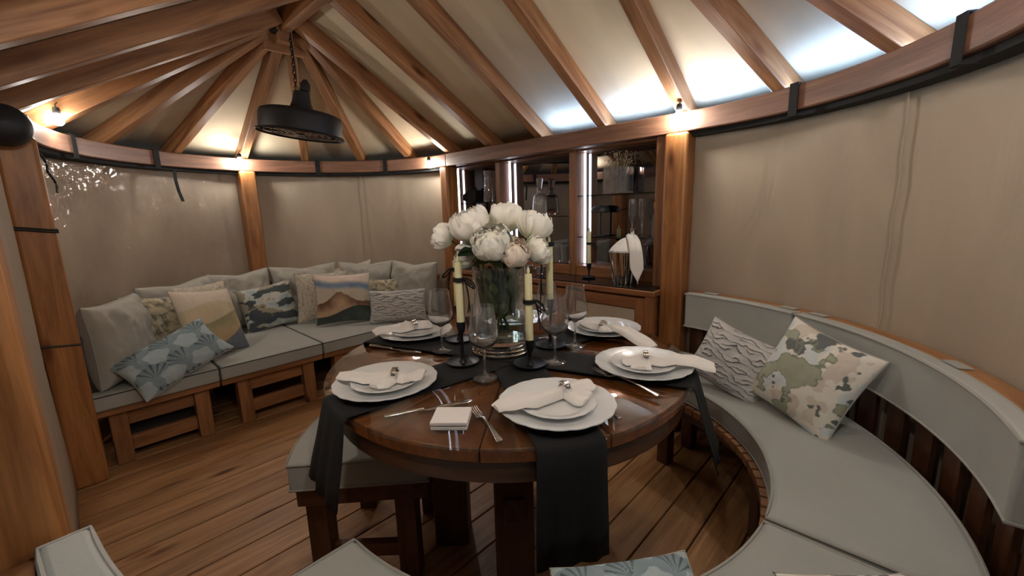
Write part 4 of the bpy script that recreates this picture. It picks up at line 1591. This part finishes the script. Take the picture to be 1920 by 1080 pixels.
napkin('F', (932, 764), (1106, 716), 0.70, D2R(-75), settings[0][3], 0.3)
napkin('FL', (634, 704), (796, 702), 0.66, D2R(-125), settings[1][3], 1.1)
napkin('R', (1168, 668), (1340, 679), 0.26, D2R(-105), settings[2][3], 2.0)
napkin('BR', (1094, 603), (1230, 633), 0.30, D2R(-40), settings[3][3], 2.9)
napkin('BL', (702, 624), (806, 603), 0.70, D2R(95), settings[5][3], 3.7)
PB = PP['B']
qa = [960 + F * (B.T @ (np.array([PB[0] - 0.07 * s_, PB[1] - 0.07 * s_, ZT + 0.03]) - [0, 0, H]))[0] / depth((PB[0] - 0.07 * s_, PB[1] - 0.07 * s_, ZT + 0.03)) for s_ in (1, -1)]
qb = [540 + F * (B.T @ (np.array([PB[0] - 0.07 * s_, PB[1] - 0.07 * s_, ZT + 0.03]) - [0, 0, H]))[1] / depth((PB[0] - 0.07 * s_, PB[1] - 0.07 * s_, ZT + 0.03)) for s_ in (1, -1)]
napkin('B', (qa[0], qb[0]), (qa[1], qb[1]), 0.5, D2R(60), settings[4][3], 4.5)


# cutlery (ends from pixels on the table plane)
def cutlery(kind, p_tip, p_end, lab, z=TZ + 0.0012):
    a_, e_ = atz(*p_tip, z)[:2], atz(*p_end, z)[:2]
    d = e_ - a_
    L = float(np.linalg.norm(d))
    ang = math.atan2(d[1], d[0])
    k = L / 0.20
    b = MB()

    def strip(pts, wd, th=0.0022):
        # pts: (x, halfwidth, z)
        v, f = [], []
        for x_, hw, zz in pts:
            v += [(x_, -hw, zz), (x_, hw, zz), (x_, hw * 0.8, zz + th), (x_, -hw * 0.8, zz + th)]
        for i in range(len(pts) - 1):
            for q in range(4):
                f.append((4 * i + q, 4 * i + (q + 1) % 4, 4 * i + 4 + (q + 1) % 4, 4 * i + 4 + q))
        f += [(3, 2, 1, 0), tuple(4 * (len(pts) - 1) + q for q in range(4))]
        b.add(v, f, smooth=False)
    if kind == 'fork':
        t = thing('fork', lab, 'fork', (float(a_[0]), float(a_[1]), z), ang, 'silver forks')
        strip([(0.048 * k, 0.0118, 0.001), (0.062 * k, 0.0105, 0.002), (0.072 * k, 0.005, 0.007), (0.085 * k, 0.0032, 0.012), (0.13 * k, 0.004, 0.010), (0.185 * k, 0.0085, 0.003), (0.197 * k, 0.0095, 0.0015), (0.20 * k, 0.006, 0.0015)], 0)
        b.build('handle', M['steel'], t, bev=0.0007)
        for j in range(4):
            b = MB()
            y_ = -0.0088 + 0.00587 * j
            b.tube([(0.0, y_ * 0.95, 0.006), (0.02 * k, y_, 0.0025), (0.05 * k, y_, 0.0025)], 0.0016, 5, taper=lambda u: 0.55 + 0.45 * min(1, u * 2))
            b.build('tine', M['steel'], t)
    else:
        t = thing('knife', lab, 'knife', (float(a_[0]), float(a_[1]), z), ang, 'silver knives')
        strip([(0.0, 0.002, 0.0005), (0.012 * k, 0.007, 0.0005), (0.05 * k, 0.0095, 0.0005), (0.105 * k, 0.0085, 0.0008), (0.112 * k, 0.005, 0.001)], 0, 0.0016)
        b.build('blade', M['steel'], t)
        b = MB()
        strip([(0.112 * k, 0.005, 0.0), (0.13 * k, 0.0055, 0.0), (0.18 * k, 0.0075, 0.0), (0.197 * k, 0.0085, 0.0), (0.20 * k, 0.006, 0.0008)], 0, 0.006)
        b.build('handle', M['steel'], t, bev=0.0015)
    return t


cutlery('fork', (888, 766), (938, 829), 'silver fork beside the white box at the front of the table')
cutlery('fork', (1111, 692), (1236, 743), 'silver fork between the front plate and the bench side plate', z=TZ + 0.0075)
cutlery('knife', (885, 751), (720, 783), 'silver knife above the white box', z=TZ + 0.0012)
cutlery('knife', (790, 661), (694, 648), 'silver knife left of the sofa side plate')
cutlery('knife', (1150, 655), (1222, 640), 'silver knife between the cabinet side plate and the bench side plate')
cutlery('knife', (1092, 742), (1162, 787), 'silver knife tucked under the front centre plate', z=TZ + 0.0012)

# wine glasses
wp = [(0.0001, 0.004), (0.010, 0.0035), (0.036, 0.001), (0.0385, 0.002), (0.037, 0.0035), (0.012, 0.0065), (0.0055, 0.012), (0.0038, 0.03), (0.0036, 0.085), (0.0055, 0.096), (0.016, 0.104), (0.034, 0.113), (0.0455, 0.128), (0.0475, 0.142), (0.0455, 0.165), (0.0395, 0.205), (0.0345, 0.240),
      (0.0335, 0.240), (0.0385, 0.205), (0.0445, 0.165), (0.0463, 0.142), (0.0440, 0.130), (0.032, 0.116), (0.014, 0.108), (0.0001, 0.104)]
wg_me = MB().lathe(wp, 40).mesh('wine_glass', M['glass'])
for px_, lab in (((830, 661), 'clear wine glass in front of the sofa side plate'), ((910, 713), 'clear wine glass nearest the camera between candlesticks'), ((1041, 683), 'clear wine glass right of the front candlestick'),
                 ((1078, 652), 'clear wine glass nearest the cabinet side plate'), ((1027, 637), 'clear wine glass farthest back behind the ribboned candle')):
    P = atz(*px_, TZ)
    o = bpy.data.objects.new('wine_glass', wg_me); link(o); o.location = (P[0], P[1], ZT - 0.001)
    tag(o, lab, 'glass', 'wine glasses on the table')

# candlesticks on the table
for px_, hold, ctop, lab, rib, rz in (((868, 684), 0.152, 0.385, 'candlestick with tall ivory candle left of the vase', (0.30, 0.16, 1), 0.75), ((994, 688), 0.092, 0.345, 'candlestick with tall ivory candle in front of the vase', (0.225, 0.10, 1), 0.75),
                                ((1032, 652), 0.19, 0.43, 'candlestick with black bow behind the front wine glass', (0.40, 0.27, -1), 0.75), ((862, 641), 0.15, 0.36, 'candlestick at the back left of the vase', (0.30, 0.12, -1), 0.75)):
    P = atz(*px_, TZ)
    candlestick((P[0], P[1], ZT - 0.001), hold, ctop, lab, rib, rz)

# white card box
t = thing('coaster_box', 'flat white square box between the knife and the fork', 'box', (-0.818, 0.622, TZ + 0.001), math.atan2(0.653, 0.757))
b = MB(); b.box(-0.046, 0.046, -0.042, 0.042, 0.0, 0.010); b.build('tray', M['box'], t, bev=0.002)
b = MB(); b.box(-0.047, 0.047, -0.043, 0.043, 0.0115, 0.022); b.build('lid', M['box'], t, bev=0.002)
b = MB(); b.box(-0.044, 0.044, -0.040, 0.040, 0.0095, 0.012); b.build('inner_edge', M['dark'], t)

# silver tray stack and vase
VX, VY = -1.112, 1.102
t = thing('silver_stand', 'polished silver stand of stacked discs under the vase', 'stand', (VX, VY, ZT))
for i in range(3):
    z0 = 0.0005 + 0.0125 * i
    rr = 0.112 - 0.005 * i
    b = MB(); b.lathe([(0.0001, z0), (rr - 0.006, z0), (rr, z0 + 0.003), (rr, z0 + 0.007), (rr - 0.006, z0 + 0.010), (rr - 0.012, z0 + 0.0122), (0.0001, z0 + 0.0122)], 64)
    b.build('disc', M['chrome'], t)
VZ = ZT + 0.039
t = thing('flower_vase', 'tall clear glass cylinder vase of peonies in the middle of the table', 'vase', (VX, VY, VZ))
b = MB()
b.lathe([(0.0001, 0.001), (0.092, 0.001), (0.096, 0.005), (0.099, 0.287), (0.0975, 0.290), (0.0955, 0.287), (0.0915, 0.012), (0.0001, 0.010)], 56)
b.build('glass_cylinder', M['vase_glass'], t)
b = MB(); b.lathe([(0.0001, 0.013), (0.088, 0.013), (0.0895, 0.10), (0.0001, 0.10)], 48); b.build('water', M['water'], t)


# peonies
def petal_mesh(rho, amax, half, name, mat, seed):
    b = MB()
    nu, nv = 10, 9

    def fn(u, v_):
        s_ = u * 2 - 1
        al = v_ * amax
        hw = half * (0.30 + 0.70 * math.sin(PI * min(1, 0.12 + 0.62 * v_))) * (1 - 0.12 * v_ * v_)
        az = s_ * hw
        top = 1 - 0.10 * s_ * s_ + 0.055 * math.sin(6 * s_ + seed) + 0.035 * math.sin(13 * s_ + seed * 2)
        al2 = al * (top if v_ > 0.5 else 1 - (1 - top) * v_ / 0.5)
        r = rho * (1 + 0.05 * s_ * s_ + 0.06 * math.sin(5 * s_ + 4 * v_ + seed) * v_ + 0.05 * v_ * v_)
        rs_ = math.sin(al2) * r
        return (rs_ * math.cos(az), rs_ * math.sin(az), -math.cos(al2) * r * 0.92)
    b.grid(fn, nu, nv, gfn=lambda u, v_: (u, v_, 0))
    return b.mesh(name, mat)


petal_kinds = {}
for nm, mt in (('petal', M['petal']), ('petal_b', M['petal_b'])):
    petal_kinds[nm] = [[petal_mesh(rho, D2R(am), half, 'petal', mt, sd + 10 * q) for sd in (1.3, 2.9)] for q, (rho, am, half) in enumerate(((1.0, 104, 0.78), (0.93, 128, 0.74), (0.80, 146, 0.72), (0.62, 158, 0.8), (0.42, 165, 1.0)))]
lf = MB()


def leaf_fn(u, v_):
    s_ = u * 2 - 1
    wv = 0.19 * math.sin(PI * v_ ** 0.8) ** 0.9
    return (s_ * wv, 0.10 * abs(s_) * wv * 4 - 0.18 * v_ * v_, v_)


leaf_mes = [MB().grid(leaf_fn, 6, 10).mesh('leaf', mt) for mt in (M['leaf'], M['leaf_d'], M['leaf_l'])]


def frame(zdir, spin=0.0):
    z_ = Vector(zdir).normalized()
    q = Vector((0, 0, 1)).rotation_difference(z_)
    return q.to_matrix().to_4x4() @ Matrix.Rotation(spin, 4, 'Z')


def leaf(parent, base, direction, length, kind, spin=0.0, wd=1.0):
    o = bpy.data.objects.new('leaf', leaf_mes[kind])
    link(o, parent)
    o.matrix_local = Matrix.Translation(base) @ frame(direction, spin) @ Matrix.Diagonal((length * wd, length, length, 1))
    return o


def at_depth(x_, y_, dp):
    return np.array([0, 0, H]) + ray(x_, y_) * dp


right = Vector(B[:, 0]); up_ = Vector(-B[:, 1]); back_ = Vector(-B[:, 2])
fr_ = random.Random(11)
flowers = (  # pixel, radius px, depth, facing (right, up, towards camera), open layers, kind, label
    ((826, 443), 25, 1.53, (-0.75, 0.35, 0.15), (0, 1, 2, 3), 'petal', 'white peony at the far left of the vase'),
    ((880, 417), 37, 1.50, (-0.35, 0.85, 0.30), (0, 1, 1, 2, 3, 4), 'petal', 'large white peony at the upper left of the bunch'),
    ((921, 452), 37, 1.40, (-0.10, 0.55, 0.80), (0, 1, 1, 2, 2, 3, 3, 4), 'petal', 'large white peony facing the camera in the front middle'),
    ((950, 404), 31, 1.56, (0.05, 1.0, -0.25), (0, 1, 2, 3), 'petal', 'white peony at the top of the bunch'),
    ((1004, 418), 33, 1.53, (0.35, 0.9, 0.1), (0, 1, 2, 3), 'petal', 'white peony at the upper right of the bunch'),
    ((965, 472), 29, 1.41, (0.25, 0.50, 0.75), (0, 1, 2, 3, 3, 4), 'petal_b', 'blush open peony at the lower middle of the bunch'),
    ((1012, 468), 27, 1.50, (0.80, 0.35, 0.25), (0, 1, 2, 3), 'petal', 'white peony at the lower right of the bunch'),
    ((868, 478), 24, 1.55, (-0.6, 0.1, 0.2), (0, 1, 2), 'petal', 'half hidden peony behind the left candle'),
)
for (pxl, rp, dp, fc, layers, kind, lab) in flowers:
    P = at_depth(*pxl, dp)
    rad = rp / F * dp
    ax = (right * fc[0] + up_ * fc[1] + back_ * fc[2]).normalized()
    t = thing('peony', lab, 'flower', tuple(P), group='white peonies in the vase')
    spin = fr_.uniform(0, 6)
    for li in layers:
        cnt = (6, 6, 5, 4, 3)[li]
        for j in range(cnt):
            o = bpy.data.objects.new('petal', petal_kinds[kind][li][j % 2])
            link(o, t)
            tl = fr_.uniform(-0.10, 0.22)
            sc = rad * fr_.uniform(0.92, 1.06)
            o.matrix_local = frame(ax) @ Matrix.Rotation(spin + 2 * PI * j / cnt + li * 0.55 + fr_.uniform(-0.15, 0.15), 4, 'Z') @ Matrix.Rotation(tl, 4, 'Y') @ Matrix.Diagonal((sc, sc, sc, 1))
    b = MB()
    b.lathe([(0.0001, -0.62), (0.30, -0.55), (0.52, -0.30), (0.58, 0.0), (0.48, 0.28), (0.25, 0.44), (0.0001, 0.48)], 20)
    b.g = [(0, 0.6, 0)] * len(b.g)
    co = b.build('flower_core', M[kind], t)
    co.matrix_local = frame(ax) @ Matrix.Scale(rad, 4)
    bp = -ax * rad * 0.86
    # stem runs from the flower base into the vase
    ent = Vector((VX + 0.55 * (P[0] - VX), VY + 0.55 * (P[1] - VY), VZ + 0.30)) - Vector(P)
    e2 = Vector((ent[0] + P[0] - VX, ent[1] + P[1] - VY))
    if e2.length > 0.07:
        e2 = e2.normalized() * 0.07
    ent = Vector((VX + e2[0] - P[0], VY + e2[1] - P[1], VZ + 0.27 - P[2]))
    bot = Vector((VX - e2[0] * 0.6 - P[0], VY - e2[1] * 0.6 - P[1], VZ + 0.03 - P[2]))
    b = MB()
    pts = []
    for i in range(9):
        u = i / 8
        q = (bp * (1 - u) + ent * u) + Vector((0, 0, 0.02 * math.sin(PI * u)))
        pts.append(q)
    pts += [ent * 0.5 + bot * 0.5, bot]
    b.tube(pts, 0.0036, 6)
    b.build('stem', M['stem'], t)
    for k in range(3):                       # sepals
        sp = frame(ax, spin + 2.1 * k) @ Vector((0.5, 0, 0.25))
        leaf(t, bp * 0.98, sp, rad * 0.75, 2 if k else 0, 0, 1.3)
    for k in range(7):                       # leaves in the vase, kept inside the glass
        an = fr_.uniform(0, 2 * PI)
        rr = fr_.uniform(0.03, 0.072)
        z0 = fr_.uniform(0.085, 0.15)
        ln = fr_.uniform(0.10, 0.14)
        bs = Vector((VX + rr * math.cos(an) - P[0], VY + rr * math.sin(an) - P[1], VZ + z0 - P[2]))
        dr_ = Vector((0.12 * math.cos(an + 1.5), 0.12 * math.sin(an + 1.5), 1.0))
        leaf(t, bs, dr_, ln, fr_.choice((0, 0, 1, 1)), an + PI / 2 + fr_.uniform(-0.6, 0.6), 1.45)
    for k in range(3):                       # leaves under the blooms
        an = fr_.uniform(0, 2 * PI)
        dr_ = Vector((math.cos(an), math.sin(an), fr_.uniform(-0.1, 0.6)))
        leaf(t, bp * 0.6 + ent * 0.4, dr_, fr_.uniform(0.08, 0.115), fr_.choice((1, 0, 0)), fr_.uniform(0, 6), 1.4)

# ================================================================== STOOL pushed under the table
st = thing('stool', 'wedge shaped stool base with square legs under the table edge', 'stool', (TX, TY, 0))
sa0, sa1 = -170.0, -117.0
poly_o = [(0.785 * math.cos(D2R(sa0 + (sa1 - sa0) * i / 14)), 0.785 * math.sin(D2R(sa0 + (sa1 - sa0) * i / 14))) for i in range(15)]
inn = [(-0.05, -0.36), (-0.36, -0.02)]
pin = lambda s_: [(p[0] + s_ * (0.40 - 0) * 0 + s_ * (-0.33 - p[0]), p[1] + s_ * (-0.33 - p[1])) for p in poly_o + inn]
b = MB(); b.prism(pin(0.05), 0.335, 0.40); b.build('seat_frame', M['stain'], st, bev=0.004)
for (x_, y_) in ((-0.375, -0.60), (-0.155, -0.385), (-0.62, -0.30), (-0.385, -0.13)):
    b = MB(); b.box(-0.036, 0.036, -0.036, 0.036, 0, 0.335, 'z'); b.build('leg', M['stain'], st, loc=(x_, y_, 0), rz=D2R(44), bev=0.004)
b = MB(); b.beam((-0.375, -0.60, 0.11), (-0.155, -0.385, 0.11), 0.03, 0.05); b.build('stretcher', M['stain'], st)
sc_ = thing('stool_cushion', 'wedge shaped grey cushion on the stool under the black runner', 'cushion', (TX, TY, 0.401))
b = MB(); b.prism(poly_o + inn, 0.0, 0.098); b.build('cover', M['cush'], sc_, bev=0.010, seg=3)
for zz, nm in ((0.094, 'upper_piping'), (0.004, 'lower_piping')):
    b = MB(); b.tube([(p[0], p[1], zz) for p in poly_o + inn], 0.004, 6, True); b.build(nm, M['pipe'], sc_)
